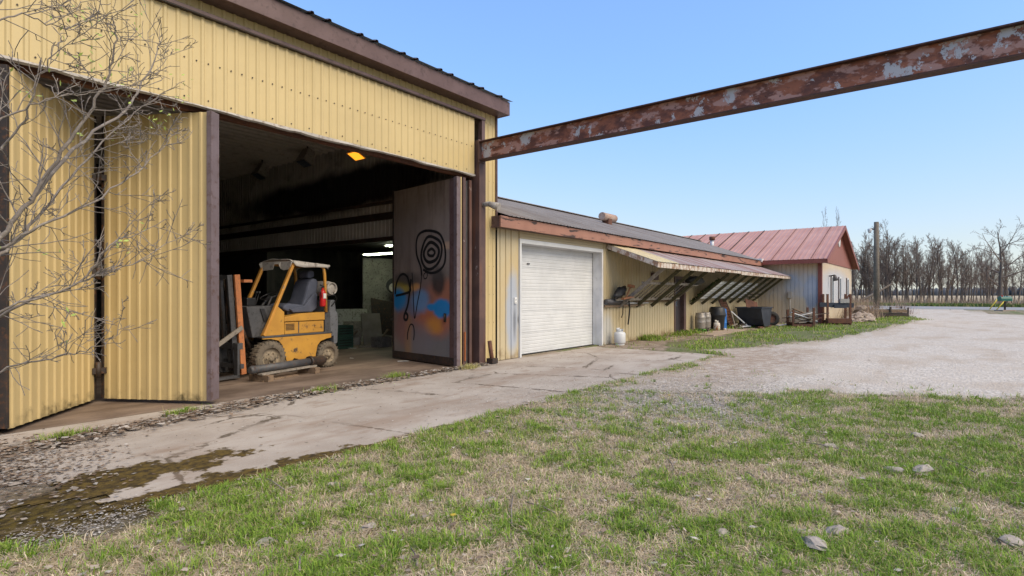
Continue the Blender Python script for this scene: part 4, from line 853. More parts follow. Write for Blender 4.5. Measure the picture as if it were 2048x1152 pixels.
# wheels
def wheel(u, v, r, wd, name, lugs, sgn):
    prof = [(r * .60, 0), (r * .72, -.012), (r * .90, .0), (r * .975, .03), (r, .06), (r, wd - .06), (r * .975, wd - .03), (r * .9, wd), (r * .72, wd + .01), (r * .6, wd)]
    ty = fp(MB().lathe([(a, b - wd if sgn < 0 else b) for a, b in prof], (0, 0, 0), 'y', 40), 'tyre', M['rubber']); ty.location = (u, -v, r)
    if sgn > 0: pass
    mb = MB(); y0 = (-wd if sgn < 0 else 0)
    for i in range(lugs):
        a = 2 * math.pi * i / lugs
        for side in (0, 1):
            aa = a + side * math.pi / lugs; c, s = math.cos(aa), math.sin(aa); t = Vector((-s, 0, c)); rd = Vector((c, 0, s))
            yb = y0 + wd / 2 + (-1 if side else 1) * wd * .21
            p0 = rd * (r * (.985 if side else 1.0)) + Vector((0, yb - wd * .22, 0)); p1 = rd * (r * (1.0 if side else .985)) + Vector((0, yb + wd * .22, 0))
            mb.bar(p0, p1, r * .085, .02, up=rd)
    fp(mb, 'tread_lugs', M['rubber'], ty, kind='stuff')
    ry = (.0 if sgn < 0 else wd)
    f = fp(MB().lathe([(r * .62, 0), (r * .60, -.03), (r * .52, -.055), (r * .40, -.06), (r * .36, -.03), (r * .20, -.02), (r * .19, .01), (r * .1, .025), (0, .028)], (0, -.0, 0), 'y', 28), 'rim', M['wheel_rim'], ty)
    mb = MB()
    for i in range(6):
        a = 2 * math.pi * i / 6; mb.tube([(r * .29 * math.cos(a), -.03, r * .29 * math.sin(a)), (r * .29 * math.cos(a), .002, r * .29 * math.sin(a))], r * .045, 6)
    fp(mb, 'wheel_nuts', M['wheel_rim'], ty, kind='stuff'); return ty
wheel(1.31, .0, .315, .22, 'front', 26, -1); wheel(-.03, .02, .262, .17, 'rear', 24, -1); wheel(1.31, .76, .315, .22, 'front', 26, -1); wheel(-.03, .78, .262, .17, 'rear', 24, -1)
# mast, carriage, forks
for v in (.20, .72):
    fp(MB().bar((1.74, -v, .06), (1.87, -v, 1.83), .10, .05, up=(0, 1, 0)), 'mast_rail', M['fork_orange'] if v < .5 else M['fork_grey'], bevel=.006)
    fp(MB().bar((1.84, -v + (-.05 if v < .5 else .05), .08), (1.98, -v + (-.05 if v < .5 else .05), 1.82), .09, .04, up=(0, 1, 0)), 'inner_mast_rail', M['fork_grey'])
fp(MB().bar((1.70, -.12, 1.72), (1.70, -.40, 1.72), .16, .05), 'mast_bracket', M['fork_orange']); fp(MB().bar((1.86, -.2, 1.79), (1.86, -.74, 1.79), .08, .07), 'mast_crossbar', M['fork_grey']); fp(MB().bar((1.80, -.2, .25), (1.80, -.74, .25), .06, .14), 'mast_crossbar', M['fork_grey'])
fp(MB().tube([(1.86, -.46, .95), (1.93, -.46, 1.76)], .022, 10), 'lift_rod', M['chrome']); fp(MB().tube([(1.80, -.46, .12), (1.86, -.46, .95)], .05, 10), 'lift_cylinder', M['fork_grey'])
for v in (.36, .56): fp(MB().bar((1.89, -v, .5), (1.97, -v, 1.75), .03, .02), 'lift_chain', M['dark_steel'])
fp(MB().box(1.84, 1.92, -.88, -.06, .52, .63), 'carriage_bar', M['fork_grey'], bevel=.006); fp(MB().box(1.82, 1.89, -.88, -.06, .18, .26), 'carriage_bar', M['fork_grey'])
for v in (.10, .82): fp(MB().bar((1.93, -v, .05), (1.93, -v, .62), .10, .04, up=(1, 0, 0)).prism([(1.91, .03), (2.95, .03), (2.95, .045), (1.91, .08)], .10, F(v - .05)), 'fork', M['fork_grey'])
fp(MB().bar((1.80, -.14, .9), (2.25, -.14, .62), .03, .07), 'load_brace', M['wood_grey']); fp(MB().tube([(1.55, -.30, .50), (1.78, -.26, 1.0)], .035, 8), 'tilt_cylinder', M['dark_steel'])

# ------------------------------------------------------------------ inside the workshop
sd = thing('pipe_stand', 'low wooden cradle with two blocks under the dark pipe', 'stand', (5.5, 9.42, .012))
pa = Vector((4.78, 9.22, 0)); pb = Vector((6.56, 9.66, 0)); pd = (pb - pa).normalized(); pn = Vector((-pd.y, pd.x, 0))
for s0 in (.18, 1.28): c = pa + pd * s0; MB().bar(c - pn * .22 + Vector((0, 0, .07)), c + pn * .22 + Vector((0, 0, .07)), .12, .11).build('block', M['wood'], sd)
c = pa + pd * .1; MB().bar(c + Vector((0, 0, .14)) - pn * .05, pa + pd * 1.38 + Vector((0, 0, .14)) - pn * .05, .12, .03).build('plank', M['wood_grey'], sd)
MB().bar(pa + pd * .1 + Vector((0, 0, .026)) - pn * .02, pa + pd * .9 + Vector((0, 0, .026)) - pn * .02, .2, .026).build('plank', M['wood'], sd)
t = thing('drive_shaft', 'dark steel pipe with fat joint lying before the forklift', 'pipe', (5.5, 9.42, .17))
z = .225
MB().tube([pa + Vector((0, 0, z)), pa + pd * 1.30 + Vector((0, 0, z))], .068, 16).build('tube', M['steel_grey'], t)
MB().tube([pa + pd * 1.28 + Vector((0, 0, z)), pa + pd * 1.34 + Vector((0, 0, z)), pa + pd * 1.36 + Vector((0, 0, z)), pa + pd * 1.62 + Vector((0, 0, z - .01)), pa + pd * 1.70 + Vector((0, 0, z - .01))], [.10, .105, .085, .095, .06], 14).build('joint', M['dark_steel'], t)
MB().tube([pa - pd * .06 + Vector((0, 0, z)), pa + Vector((0, 0, z))], [.05, .078], 14).build('end_cap', M['steel_grey'], t)
def flood(loc, lit, label):
    t = thing('flood_light', label, 'light', loc); x, y, z = loc
    MB().add([(x - .2, y - .22, z - .16), (x - .2, y + .22, z - .16), (x + .08, y + .22, z - .30), (x + .08, y - .22, z - .30), (x + .0, y - .14, z + .2), (x + .0, y + .14, z + .2), (x + .2, y + .14, z + .12), (x + .2, y - .14, z + .12)],
             [(4, 5, 6, 7), (0, 4, 7, 3), (1, 2, 6, 5), (0, 1, 5, 4), (3, 7, 6, 2)]).build('housing', M['tank_grey'], t)
    MB().add([(x - .18, y - .18, z - .175), (x - .18, y + .18, z - .175), (x + .06, y + .18, z - .298), (x + .06, y - .18, z - .298)], [(3, 2, 1, 0)]).build('lens', M['orange_lit'] if lit else M['glass'], t)
    MB().tube([(x + .05, y, z + .1), (x + .05, y, 5.57)], .02, 6).build('hanger', M['dark_steel'], t)
flood((8.7, 11.6, 5.16), True, 'glowing orange flood light under the workshop ceiling')
flood((8.7, 13.9, 5.30), False, 'unlit boxy flood light next to the glowing orange one')
flood((8.7, 16.3, 5.25), False, 'unlit boxy flood light deepest inside the workshop')
for (y0, y1, z, lb) in ((13.3, 15.0, 2.77, 'lower lit fluorescent strip light in the dark back room'), (12.4, 13.9, 3.0, 'higher lit fluorescent strip light beside the painted door')):
    t = thing('strip_light', lb, 'light', (11.5, (y0 + y1) / 2, z))
    MB().bar((11.5, y0, z + .03), (11.5, y1, z + .03), .34, .03).build('reflector', M['white_dirty'], t)
    for dxx in (-.07, .07): MB().tube([(11.5 + dxx, y0 + .05, z), (11.5 + dxx, y1 - .05, z)], .02, 8).build('tube', M['tube_lit'], t)
for k, z in enumerate((0, .32)):
    t = thing('plastic_crate', 'dull green slotted crate on the floor by the forklift' if k == 0 else 'dull green slotted crate stacked on the other green crate', 'crate', (9.35, 13.0, .012 + z))
    x0, y0 = 9.02, 12.9
    MB().box(x0, x0 + .5, y0, y0 + .03, .012 + z, .325 + z).box(x0, x0 + .03, y0 + .03, y0 + .38, .012 + z, .325 + z).box(x0 + .47, x0 + .5, y0 + .03, y0 + .38, .012 + z, .325 + z).box(x0 + .03, x0 + .47, y0 + .35, y0 + .38, .012 + z, .325 + z).box(x0 + .03, x0 + .47, y0 + .03, y0 + .35, .012 + z, .04 + z).build('shell', M['crate_green'], t)
    for q in range(3): MB().box(x0 + .05, x0 + .45, y0 - .004, y0 - .001, .09 + z + q * .07, .12 + z + q * .07).build('slot', M['black'], t)
def slab(p0, p1, h_, lean, mat, name, label, cat, th=.03):
    p0 = Vector(p0); p1 = Vector(p1); d = (p1 - p0).normalized(); n = Vector((-d.y, d.x, 0)); up = (Vector((0, 0, 1)) * math.cos(lean) + n * math.sin(lean)) * h_; tt = n * math.cos(lean) * th - Vector((0, 0, math.sin(lean) * th))
    v = [p0, p1, p1 + up, p0 + up]; v += [q + tt for q in v]
    return MB().add(v, [(0, 1, 2, 3), (7, 6, 5, 4), (0, 4, 5, 1), (1, 5, 6, 2), (2, 6, 7, 3), (3, 7, 4, 0)]).build(name, mat, label=label, cat=cat)
pale = worn('pale_scrap_board', (.40, .385, .35), (.32, .305, .275), (.1, .09, .08), rough=.9)
slab((10.2, 14.5, .02), (11.2, 14.3, .02), 1.05, .25, pale, 'scrap_sheet', 'pale broken sheet leaning behind the green crates', 'panel')
slab((10.25, 13.4, .02), (10.75, 13.15, .02), 1.0, .45, worn('brown_grey_board', (.30, .26, .22), (.22, .185, .155), rough=.9), 'scrap_board', 'tilted brown grey board leaning in the junk heap', 'board', .05)
slab((9.9, 14.0, .02), (10.3, 13.6, .02), .8, .6, M['wood_grey'], 'scrap_board', 'narrow slatted board leaning beside the green crates', 'board', .04)
slab((11.2, 14.2, .3), (12.6, 13.6, .0), 1.1, .2, M['dark_steel'], 'scrap_plate', 'large dark steel plate leaning behind the junk', 'plate', .02)
MB().bar((9.7, 12.9, .03), (10.5, 12.6, .03), .08, .04).build('loose_batten', M['wood_grey'], label='loose pale batten on the dark workshop floor', cat='batten')
for k_, (x_, y_, w_, d_, h_, mt_, lb_) in enumerate(((10.0, 12.4, .45, .35, .3, 'wood_grey', 'low grey wooden box on the floor before the workbench'), (10.55, 12.0, .3, .3, .45, 'steel_grey', 'upright dark metal box beside the workbench leg'), (9.75, 13.6, .5, .3, .22, 'tank_grey', 'flat pale metal tray in the junk heap'))):
    t = thing('scrap_box', lb_, 'box', (x_, y_, .012))
    MB().box(x_, x_ + w_, y_, y_ + .02, .013, h_).box(x_, x_ + w_, y_ + d_ - .02, y_ + d_, .013, h_).box(x_, x_ + .02, y_ + .02, y_ + d_ - .02, .013, h_).box(x_ + w_ - .02, x_ + w_, y_ + .02, y_ + d_ - .02, .013, h_).box(x_ + .02, x_ + w_ - .02, y_ + .02, y_ + d_ - .02, .013, .03).build('shell', M[mt_], t)
    MB().bar((x_ + .05, y_ + .1, .1), (x_ + w_ + .1, y_ + d_ - .05, h_ + .18), .05, .04).build('contents', M['wood'], t)
wb = thing('work_bench', 'cluttered dark workbench beside the painted door', 'bench', (11.4, 12.2, .012))
MB().box(10.9, 12.0, 11.5, 13.0, .72, .77).build('bench_top', M['steel_grey'], wb)
for (a, b) in ((10.95, 11.55), (11.9, 11.55), (10.95, 12.9), (11.9, 12.9)): MB().box(a, a + .06, b, b + .06, .012, .72).build('leg', M['dark_steel'], wb)
MB().box(10.95, 11.95, 11.6, 12.95, .3, .33).build('lower_shelf', M['dark_steel'], wb)
r = random.Random(3)
for i in range(9):
    x, y = r.uniform(10.95, 11.7), r.uniform(11.6, 12.8); s = r.uniform(.05, .12); mt = r.choice(['zinc', 'dark_steel', 'steel_grey', 'paper']); t = thing('machine_part', 'small greasy machine part on the dark workbench', 'machine part', (x, y, .77), group='parts on the workbench')
    MB().lathe([(0, 0), (s, 0), (s, s * .8), (s * .5, s), (s * .5, s * 1.8), (0, s * 1.8)], (x, y, .771), 'z', 10).build('casting', M[mt], t)
t = thing('wall_gauge', 'round pale dial in a dark round case on the back wall', 'gauge', (13.6, 15.5, 1.8))
MB().tube([(12.65, 14.9, 1.78), (12.60, 14.86, 1.78)], .26, 18).build('case', M['black'], t); MB().tube([(12.602, 14.862, 1.72), (12.58, 14.845, 1.72)], .15, 18).build('dial', M['tank_grey'], t)
slab((11.9, 15.6, .02), (13.8, 15.2, .02), 2.7, .0, worn('grey_partition', (.26, .245, .22), (.20, .185, .17), (.07, .06, .05), rough=.8), 'partition_panel', 'grey partition wall panel in the dark back room', 'partition', .06)
for i in range(16):
    x, y = r.uniform(7.2, 11), r.uniform(9.2, 13.2); a = r.uniform(0, 3); d = Vector((math.cos(a), math.sin(a), 0)) * r.uniform(.04, .12); e = Vector((-d.y, d.x, 0)) * .4
    p = Vector((x, y, .02)); MB().add([p - d - e, p + d - e * .6, p + d + e, p - d + e * .7], [(0, 1, 2, 3)]).add([p - d - e + Vector((0, 0, .006)), p + d - e * .6 + Vector((0, 0, .012)), p + d + e + Vector((0, 0, .006)), p - d + e * .7 + Vector((0, 0, .01))], [(0, 1, 2, 3)]).build('paper_scrap', M['paper'] if i % 2 else M['wood_grey'], label='small scrap of litter on the dark workshop floor', cat='scrap', group='scraps on the workshop floor')
t = thing('tool_cabinet', 'tall dark cabinet standing against the back wall behind the forklift', 'cabinet', (7.2, 20.4, .012))
MB().box(6.6, 7.8, 20.2, 20.85, .012, 2.3).build('body', M['steel_grey'], t); MB().box(6.64, 7.18, 20.18, 20.2, .06, 2.26).build('door', M['dark_steel'], t); MB().box(7.22, 7.76, 20.18, 20.2, .06, 2.26).build('door', M['dark_steel'], t)
MB().box(4.7, 4.82, 15.0, 15.12, .012, 3.1).build('pale_post', M['tank_grey'], label='pale upright post deep in the workshop above the mast', cat='post')

# ------------------------------------------------------------------ things along the shed
def gas_bottle(name, label, x, y, r, h_, mat, group=None):
    t = thing(name, label, 'gas bottle', (x, y, 0), group=group)
    MB().lathe([(0, .03), (r * .8, .03), (r, .08), (r, h_ * .66), (r * .9, h_ * .74), (r * .5, h_ * .80), (r * .15, h_ * .81), (0, h_ * .81)], (x, y, .0), 'z', 20).build('body', mat, t)
    MB().lathe([(r * .82, .0), (r * .82, .05)], (x, y, 0), 'z', 20).build('foot_ring', mat, t)
    mb = MB(); k = 14
    for i in range(k + 1):
        a = R(40) + R(280) * i / k - R(90); z1 = h_ * (1 if 3 < i < 11 else .94)
        mb.v += [(x + r * .58 * math.cos(a), y + r * .58 * math.sin(a), h_ * .77), (x + r * .62 * math.cos(a), y + r * .62 * math.sin(a), z1)]
    for i in range(k): mb.f.append((2 * i, 2 * i + 2, 2 * i + 3, 2 * i + 1)); mb.sm.append(True)
    o = mb.build('collar', mat, t); m = o.modifiers.new('thick', 'SOLIDIFY'); m.thickness = .012
    MB().tube([(x, y, h_ * .8), (x, y, h_ * .92)], r * .14, 8).tube([(x - r * .2, y, h_ * .92), (x + r * .2, y, h_ * .92)], r * .12, 8).build('valve', M['steel_grey'], t)
gas_bottle('propane_bottle', 'white propane bottle standing by the garage door', 15.0, 7.62, .17, .50, M['white'])
gas_bottle('propane_bottle', 'small rusty white gas bottle between kegs and black barrel', 22.72, 7.28, .13, .46, worn('rusty_white_tank', (.6, .58, .54), (.5, .45, .38), (.3, .14, .06), s2=6, rough=.5, cut=(.5, .6)))
for k, (x, y) in enumerate(((21.8, 7.62), (22.55, 7.66))):
    t = thing('steel_keg', ('grey steel keg on green stand nearest the dark door' if k == 0 else 'grey steel keg standing between the other keg and rusty bottle'), 'keg', (x, y, 0), group='kegs by the shed')
    rr = .20; b = .14
    MB().lathe([(0, b), (rr * .85, b), (rr * .93, b + .02), (rr, b + .06), (rr, b + .24), (rr * 1.04, b + .26), (rr, b + .28), (rr, b + .42), (rr * 1.04, b + .44), (rr, b + .46), (rr * .93, b + .55), (rr * .6, b + .57), (0, b + .56)], (x, y, 0), 'z', 22).build('body', M['galv'], t)
    MB().lathe([(rr * .86, b + .53), (rr * .86, b + .63), (rr * .8, b + .63), (rr * .8, b + .53)], (x, y, 0), 'z', 22).build('rim', M['galv'], t)
    for (dx2, dy2) in ((-.16, -.16), (.16, -.16), (.16, .16), (-.16, .16)): MB().box(x + dx2 - .02, x + dx2 + .02, y + dy2 - .02, y + dy2 + .02, 0, b - .003).build('leg', M['green_paint'] if k == 0 else M['galv'], t)
    MB().box(x - .18, x + .18, y - .18, y + .18, b - .035, b - .004).build('stand_top', M['green_paint'] if k == 0 else M['galv'], t)
t = thing('rain_barrel', 'large black plastic rain barrel with domed shoulder', 'barrel', (23.15, 7.4, 0))
MB().lathe([(0, .0), (.23, .0), (.25, .03), (.30, .55), (.335, .62), (.345, .66), (.335, .69), (.33, .72), (.29, .93), (.25, .98), (0, .985)], (23.15, 7.4, 0), 'z', 30).build('body', M['black'], t)
MB().tube([(23.07, 7.11, .1), (23.05, 7.03, .1)], .03, 8).build('tap', M['white'], t)
t = thing('blue_drum', 'blue plastic drum standing behind the black barrel', 'drum', (24.0, 7.58, 0))
MB().lathe([(0, 0), (.27, 0), (.29, .03), (.29, .28), (.30, .30), (.29, .32), (.29, .56), (.30, .58), (.29, .60), (.28, .86), (.24, .89), (0, .88)], (24.0, 7.58, 0), 'z', 26).build('body', M['blue_plastic'], t)
MB().tube([(23.85, 7.5, .885), (23.85, 7.5, .92)], .04, 10).build('bung', M['black'], t)
# expanding lattice gate leaning on the wall
t = thing('lattice_gate', 'folding metal lattice gate leaning against the shed wall', 'gate', (25.2, 7.5, 0))
q0 = Vector((24.6, 7.86, 1.22)); q1 = Vector((25.7, 7.35, .1)); 
def lat(a, b): return Vector((24.75 + .95 * a + .25 * (1 - b), 7.45 + .42 * b, .12 + 1.15 * b))
for i in range(13):
    a0 = -.6 + i * .13
    for sg in (1, -1):
        pa_ = []; 
        b0, b1 = 0, 1; s0 = a0 if sg > 0 else a0 + .62; s1 = a0 + .62 if sg > 0 else a0
        # clip to 0..1
        def cl(s, e):
            t0, t1 = 0., 1.; dd = e - s
            for lim, sign in ((0, 1), (1, -1)):
                f0 = (s - lim) * sign; f1 = (e - lim) * sign
                if f0 < 0 and f1 < 0: return None
                if f0 < 0: t0 = max(t0, f0 / (f0 - f1))
                elif f1 < 0: t1 = min(t1, f0 / (f0 - f1))
            return (t0, t1) if t1 > t0 else None
        c = cl(s0, s1)
        if c: MB().bar(lat(s0 + (s1 - s0) * c[0], c[0]), lat(s0 + (s1 - s0) * c[1], c[1]), .03, .012).build('lattice_bar', M['rust'], t)
for a in (0, 1): MB().bar(lat(a, 0), lat(a, 1), .04, .03).build('side_bar', M['dark_steel'], t)
t = thing('tube_frame', 'pale bent metal frame leaning between the lattice and hopper', 'frame', (25.9, 7.2, 0))
MB().bar((25.3, 7.5, .75), (26.0, 6.95, .06), .06, .05).build('slanted_bar', M['white_dirty'], t); MB().bar((25.2, 7.3, .08), (26.1, 6.9, .08), .08, .05).build('bottom_bar', M['white_dirty'], t); MB().bar((25.3, 7.5, .75), (25.25, 7.3, .08), .05, .05).build('upright', M['wood_grey'], t)
t = thing('scrap_bundle', 'dark metal scraps piled beneath the lattice gate', 'scrap', (25.3, 7.1, 0)); r = random.Random(31)
for i in range(8):
    a = r.uniform(-.5, .5); c = Vector((25.2 + r.uniform(-.5, .7), 7.1 + r.uniform(-.2, .2), .05 + .04 * i * .5)); d = Vector((math.cos(a), math.sin(a), r.uniform(-.15, .15))) * r.uniform(.25, .5); MB().bar(c - d, c + d, .05, .035).build('bar', M['dark_steel'] if i % 3 else M['wood_grey'], t)
# hopper
t = thing('steel_hopper', 'big navy black tipping hopper on a skid beneath the awning', 'hopper', (27.2, 6.7, 0))
hx, hy = 26.55, 6.35
prof = [(-.86, .90), (-.62, .42), (-.40, .14), (-.20, .08), (.62, .08), (.98, .88)]
V = []
for (u, z) in prof: V.append((hx + u, hy, z))
for (u, z) in prof: V.append((hx + u, hy + 1.0, z))
n = len(prof)
mb = MB(); mb.add(V, [tuple(range(n))[::-1], tuple(range(n, 2 * n))] + [(i, i + 1, n + i + 1, n + i) for i in range(n - 1)])
o = mb.build('shell', M['hopper'], t); m = o.modifiers.new('thick', 'SOLIDIFY'); m.thickness = .02
for (a, b) in (((hx - .93, hy - .03, .90), (hx + 1.02, hy - .03, .89)), ((hx - .93, hy + 1.03, .90), (hx + 1.02, hy + 1.03, .89)), ((hx - .93, hy - .03, .90), (hx - .93, hy + 1.03, .90)), ((hx + 1.03, hy - .03, .89), (hx + 1.03, hy + 1.03, .89))): MB().bar(a, b, .06, .05).build('rim', M['hopper'], t)
MB().add([(hx + .62, hy + .1, .1), (hx + .95, hy + .1, .82), (hx + 1.2, hy + .1, .86), (hx + 1.1, hy + .1, .35), (hx + .62, hy + .9, .1), (hx + .95, hy + .9, .82), (hx + 1.2, hy + .9, .86), (hx + 1.1, hy + .9, .35)], [(0, 1, 2, 3), (7, 6, 5, 4), (2, 6, 7, 3), (3, 7, 4, 0)]).build('end_chute', M['steel_grey'], t)
for y in (hy + .1, hy + .8): MB().bar((hx - .8, y, .04), (hx + 1.2, y, .04), .1, .08).build('skid', M['rust'], t)
slab((27.1, 7.3, .8), (28.4, 7.1, .62), .5, .2, M['rust'], 'rusty_sheet', 'rusty red sheet propped behind the black hopper', 'sheet', .015)
t = thing('old_tyre', 'dark tyre on its edge beyond the hopper', 'tyre', (28.6, 6.6, 0))
o = MB().lathe([(.20, -.08), (.30, -.10), (.345, -.06), (.345, .06), (.30, .10), (.20, .08), (.20, -.08)], (0, 0, 0), 'x', 24).build('casing', M['rubber_clean'], t, local=True); o.location = (0, 0, .33); o.rotation_euler = (0, R(12), R(25))
o = MB().lathe([(.2, -.03), (.12, -.01), (.05, -.01), (0, -.01)], (0, 0, 0), 'x', 18).build('rim', M['rust'], t, local=True); o.location = (0, 0, .33); o.rotation_euler = (0, R(12), R(25))
# stillage with rusty posts
def stillage(name, label, c, L, Wd, hh, mat, skew=0, h2=None):
    t = thing(name, label, 'steel rack', c, skew)
    for (a, b) in ((-L / 2, -Wd / 2), (L / 2, -Wd / 2), (-L / 2, Wd / 2), (L / 2, Wd / 2)): MB().bar((a, b, 0), (a, b, hh if h2 is None or a < 0 else h2), .085, .085).build('post', mat, t, local=True)
    for a in (-L / 2, L / 2): MB().bar((a, -Wd / 2, .16), (a, Wd / 2, .16), .07, .12).build('cross_member', mat, t, local=True)
    for b in (-Wd / 2, Wd / 2): MB().bar((-L / 2, b, .08), (L / 2, b, .10), .06, .13).build('side_member', mat, t, local=True)
    return t
stillage('post_rack', 'low rusty steel rack holding old boards by the corner', (28.3, 5.3, 0), .85, .9, .78, M['rust'], R(-64), .88)
r = random.Random(77)
for i in range(14):
    a = R(-60) + r.uniform(-.5, .5); c = Vector((28.35 + r.uniform(-.2, .3), 5.25 + r.uniform(-.35, .2), .26 + .03 * i)); d = Vector((math.cos(a), math.sin(a), r.uniform(-.35, .25))) * r.uniform(.4, .75)
    MB().bar(c - d, c + d, .13, .035).build('scrap_board', M[['wood_grey', 'wood', 'rust', 'white_dirty'][i % 4]], label=['grey weathered board heaped in the low rusty rack', 'brown weathered board heaped in the low rusty rack', 'rusty strip heaped in the low rusty rack', 'dirty white board heaped in the low rusty rack'][i % 4], cat='board', group=['grey boards in the rack', 'brown boards in the rack', 'rusty strips in the rack', 'white boards in the rack'][i % 4])
tr = stillage('tall_rack', 'tall rusty rack with black crossbeam at the end wall', (31.5, 4.3, 0), 1.0, .62, 1.50, M['rust'], R(-64))
MB().bar((-.85, -.28, .98), (.65, -.28, .95), .14, .22).build('crossbeam', M['hopper'], tr, local=True); MB().bar((-.25, -.42, .9), (.3, -.42, .9), .1, .16).build('crossbeam', M['hopper'], tr, local=True)
MB().tube([(.38, -.3, 1.0), (.34, -.3, 1.25), (.45, -.3, 1.45)], .04, 8).build('hook', M['rust'], tr, local=True); MB().bar((-.5, -.2, .2), (.55, -.2, .2), .4, .22).build('ballast', M['rust'], tr, local=True)
t = thing('concrete_block', 'grey hollow concrete block resting on the black crossbeam', 'block', (31.32, 3.95, 1.065), R(-64))
MB().box(-.2, .2, -.1, -.07, 0, .2).box(-.2, .2, .07, .1, 0, .2).box(-.2, -.17, -.07, .07, 0, .2).box(.17, .2, -.07, .07, 0, .2).box(-.02, .02, -.07, .07, 0, .2).build('shell', M['concrete_block'], t, local=True)
# rubble
def rock_mesh(seed, mat, flatz=.6):
    r = random.Random(seed); mb = MB(); n1, n2 = 5, 8
    mb.v.append((0, 0, flatz))
    for i in range(1, n1):
        for j in range(n2):
            a = math.pi * i / n1; b = 2 * math.pi * (j + .5 * (i % 2)) / n2; k = r.uniform(.72, 1.12); mb.v.append((math.sin(a) * math.cos(b) * k, math.sin(a) * math.sin(b) * k * .8, math.cos(a) * k * flatz))
    mb.v.append((0, 0, -flatz)); last = len(mb.v) - 1
    for j in range(n2):
        mb.f.append((0, 1 + j, 1 + (j + 1) % n2)); mb.f.append((last, 1 + (n1 - 2) * n2 + (j + 1) % n2, 1 + (n1 - 2) * n2 + j)); mb.sm += [False, False]
        for i in range(n1 - 2): mb.f.append((1 + i * n2 + j, 1 + (i + 1) * n2 + j, 1 + (i + 1) * n2 + (j + 1) % n2, 1 + i * n2 + (j + 1) % n2)); mb.sm.append(False)
    return mb.mesh('stone', mat)
RK = [rock_mesh(i, M['stone'], .45 + .1 * (i % 3)) for i in range(6)]; RP = [rock_mesh(20 + i, M['stone_pale'], .4) for i in range(4)]
r = random.Random(8)
for i in range(46):
    q = r.random(); a = r.uniform(0, 6.28); rr = math.sqrt(q); x = 36.6 + 2.5 * rr * math.cos(a); y = 3.85 + .45 * rr * math.sin(a); s = r.uniform(.14, .38); z = max(.06, .85 * (1 - rr) * r.uniform(.45, 1.0))
    o = link('rubble_stone', RK[i % 6]); o.location = (x, y, z); o.scale = (s * 1.2, s, s); o.rotation_euler = (r.uniform(-.5, .5), r.uniform(-.5, .5), r.uniform(0, 6)); setp(o, 'brown field stone in the rubble heap beside the end wall', 'stone', 'stones of the rubble heap')
for (x, y, s) in ((3.98, .54, .075), (3.70, .62, .085), (3.86, .72, .05), (4.46, -.30, .07), (5.80, .16, .085), (5.66, .36, .07), (4.9, -.05, .045), (7.2, .25, .07), (1.55, 3.75, .045), (4.6, 3.9, .05), (2.6, 3.75, .05), (5.6, 3.1, .04), (3.55, 1.1, .05), (2.25, 2.9, .05), (6.2, .9, .06), (3.1, 2.6, .045), (1.75, 3.2, .055)):
    o = link('lawn_stone', RP[int(x * 10) % 4]); o.location = (x, y, s * .42); o.scale = (s * 1.35, s * 1.1, s); o.rotation_euler = (.1, .1, x * 7); setp(o, 'pale limestone lump lying loose in the patchy grass', 'stone', 'pale stones in the lawn')
for (x, y, lb) in ((28.4, 6.2, 'broken white board flat on the ground past the hopper'),):
    MB().bar((x - .4, y, .05), (x + .3, y - .3, .09), .16, .03).build('broken_board', M['white_dirty'], label=lb, cat='board')
# ------------------------------------------------------------------ pole, rack, mailbox, guards
px_, py_ = 55.6, 4.68
t = thing('utility_pole', 'weathered wooden utility pole standing beside the drive', 'pole', (px_, py_, 0))
MB().tube([(px_, py_, 0), (px_, py_, 4), (px_ - .05, py_, 7.5)], [.235, .205, .175], 14).build('shaft', M['pole'], t)
MB().bar((px_ - .1, py_ + .15, 6.9), (px_ - .25, py_ + .42, 6.95), .08, .12).build('lamp_arm', M['steel_grey'], t); MB().lathe([(0, .22), (.14, .2), (.17, .1), (.13, -.02), (.1, -.15), (0, -.17)], (px_ - .27, py_ + .45, 6.75), 'z', 14).build('lamp', M['zinc'], t)
t = thing('steel_cradle', 'low dark steel cradle with pale boards on the grass tip', 'steel rack', (44.3, 3.15, 0), R(-56))
for a in (-1.12, 1.12): MB().bar((a, -.35, .0), (a, -.35, .62), .07, .07).build('post', M['dark_steel'], t, local=True); MB().bar((a, .35, .0), (a, .35, .68), .07, .07).build('post', M['dark_steel'], t, local=True)
MB().bar((0, -.38, .3), (0, -.38, .68), .09, .09).build('post', M['dark_steel'], t, local=True)
MB().box(-1.12, 1.12, -.38, .38, .04, .26).build('base', M['dark_steel'], t, local=True); MB().box(-1.08, 1.08, -.36, .36, .30, .46).build('bed', M['wood'], t, local=True)
for y in (-.3, -.02, .26): MB().box(-1.05, 1.05, y, y + .2, .462, .53).build('board', M['white_dirty'] if y > -.1 else M['wood_grey'], t, local=True)
mx, my = 65.8, -4.0
t = thing('mailbox', 'green mailbox on a dark post at the road edge', 'mailbox', (mx, my, 0))
MB().box(mx - .07, mx + .07, my - .07, my + .07, 0, .86).build('post', M['dark_steel'], t); MB().bar((mx - .45, my + .45, .03), (mx + .45, my - .45, .03), .8, .14).build('stone_base', M['stone'], t)
d2 = Vector((.61, -.79, 0)); n2_ = Vector((.79, .61, 0)); pr = [(-.22, 0), (.22, 0), (.22, .22), (.16, .36), (0, .42), (-.16, .36), (-.22, .22)]
MB().prism(pr, 1.0, lambda a, b, c: tuple(Vector((mx, my, .88)) + d2 * (c - .5) + n2_ * a + Vector((0, 0, b)))).build('box', M['mail_green'], t, bevel=.02)
MB().bar((mx - .3, my + .2, 1.22), (mx - .3, my + .2, 1.4), .03, .1).build('flag', M['red'], t)
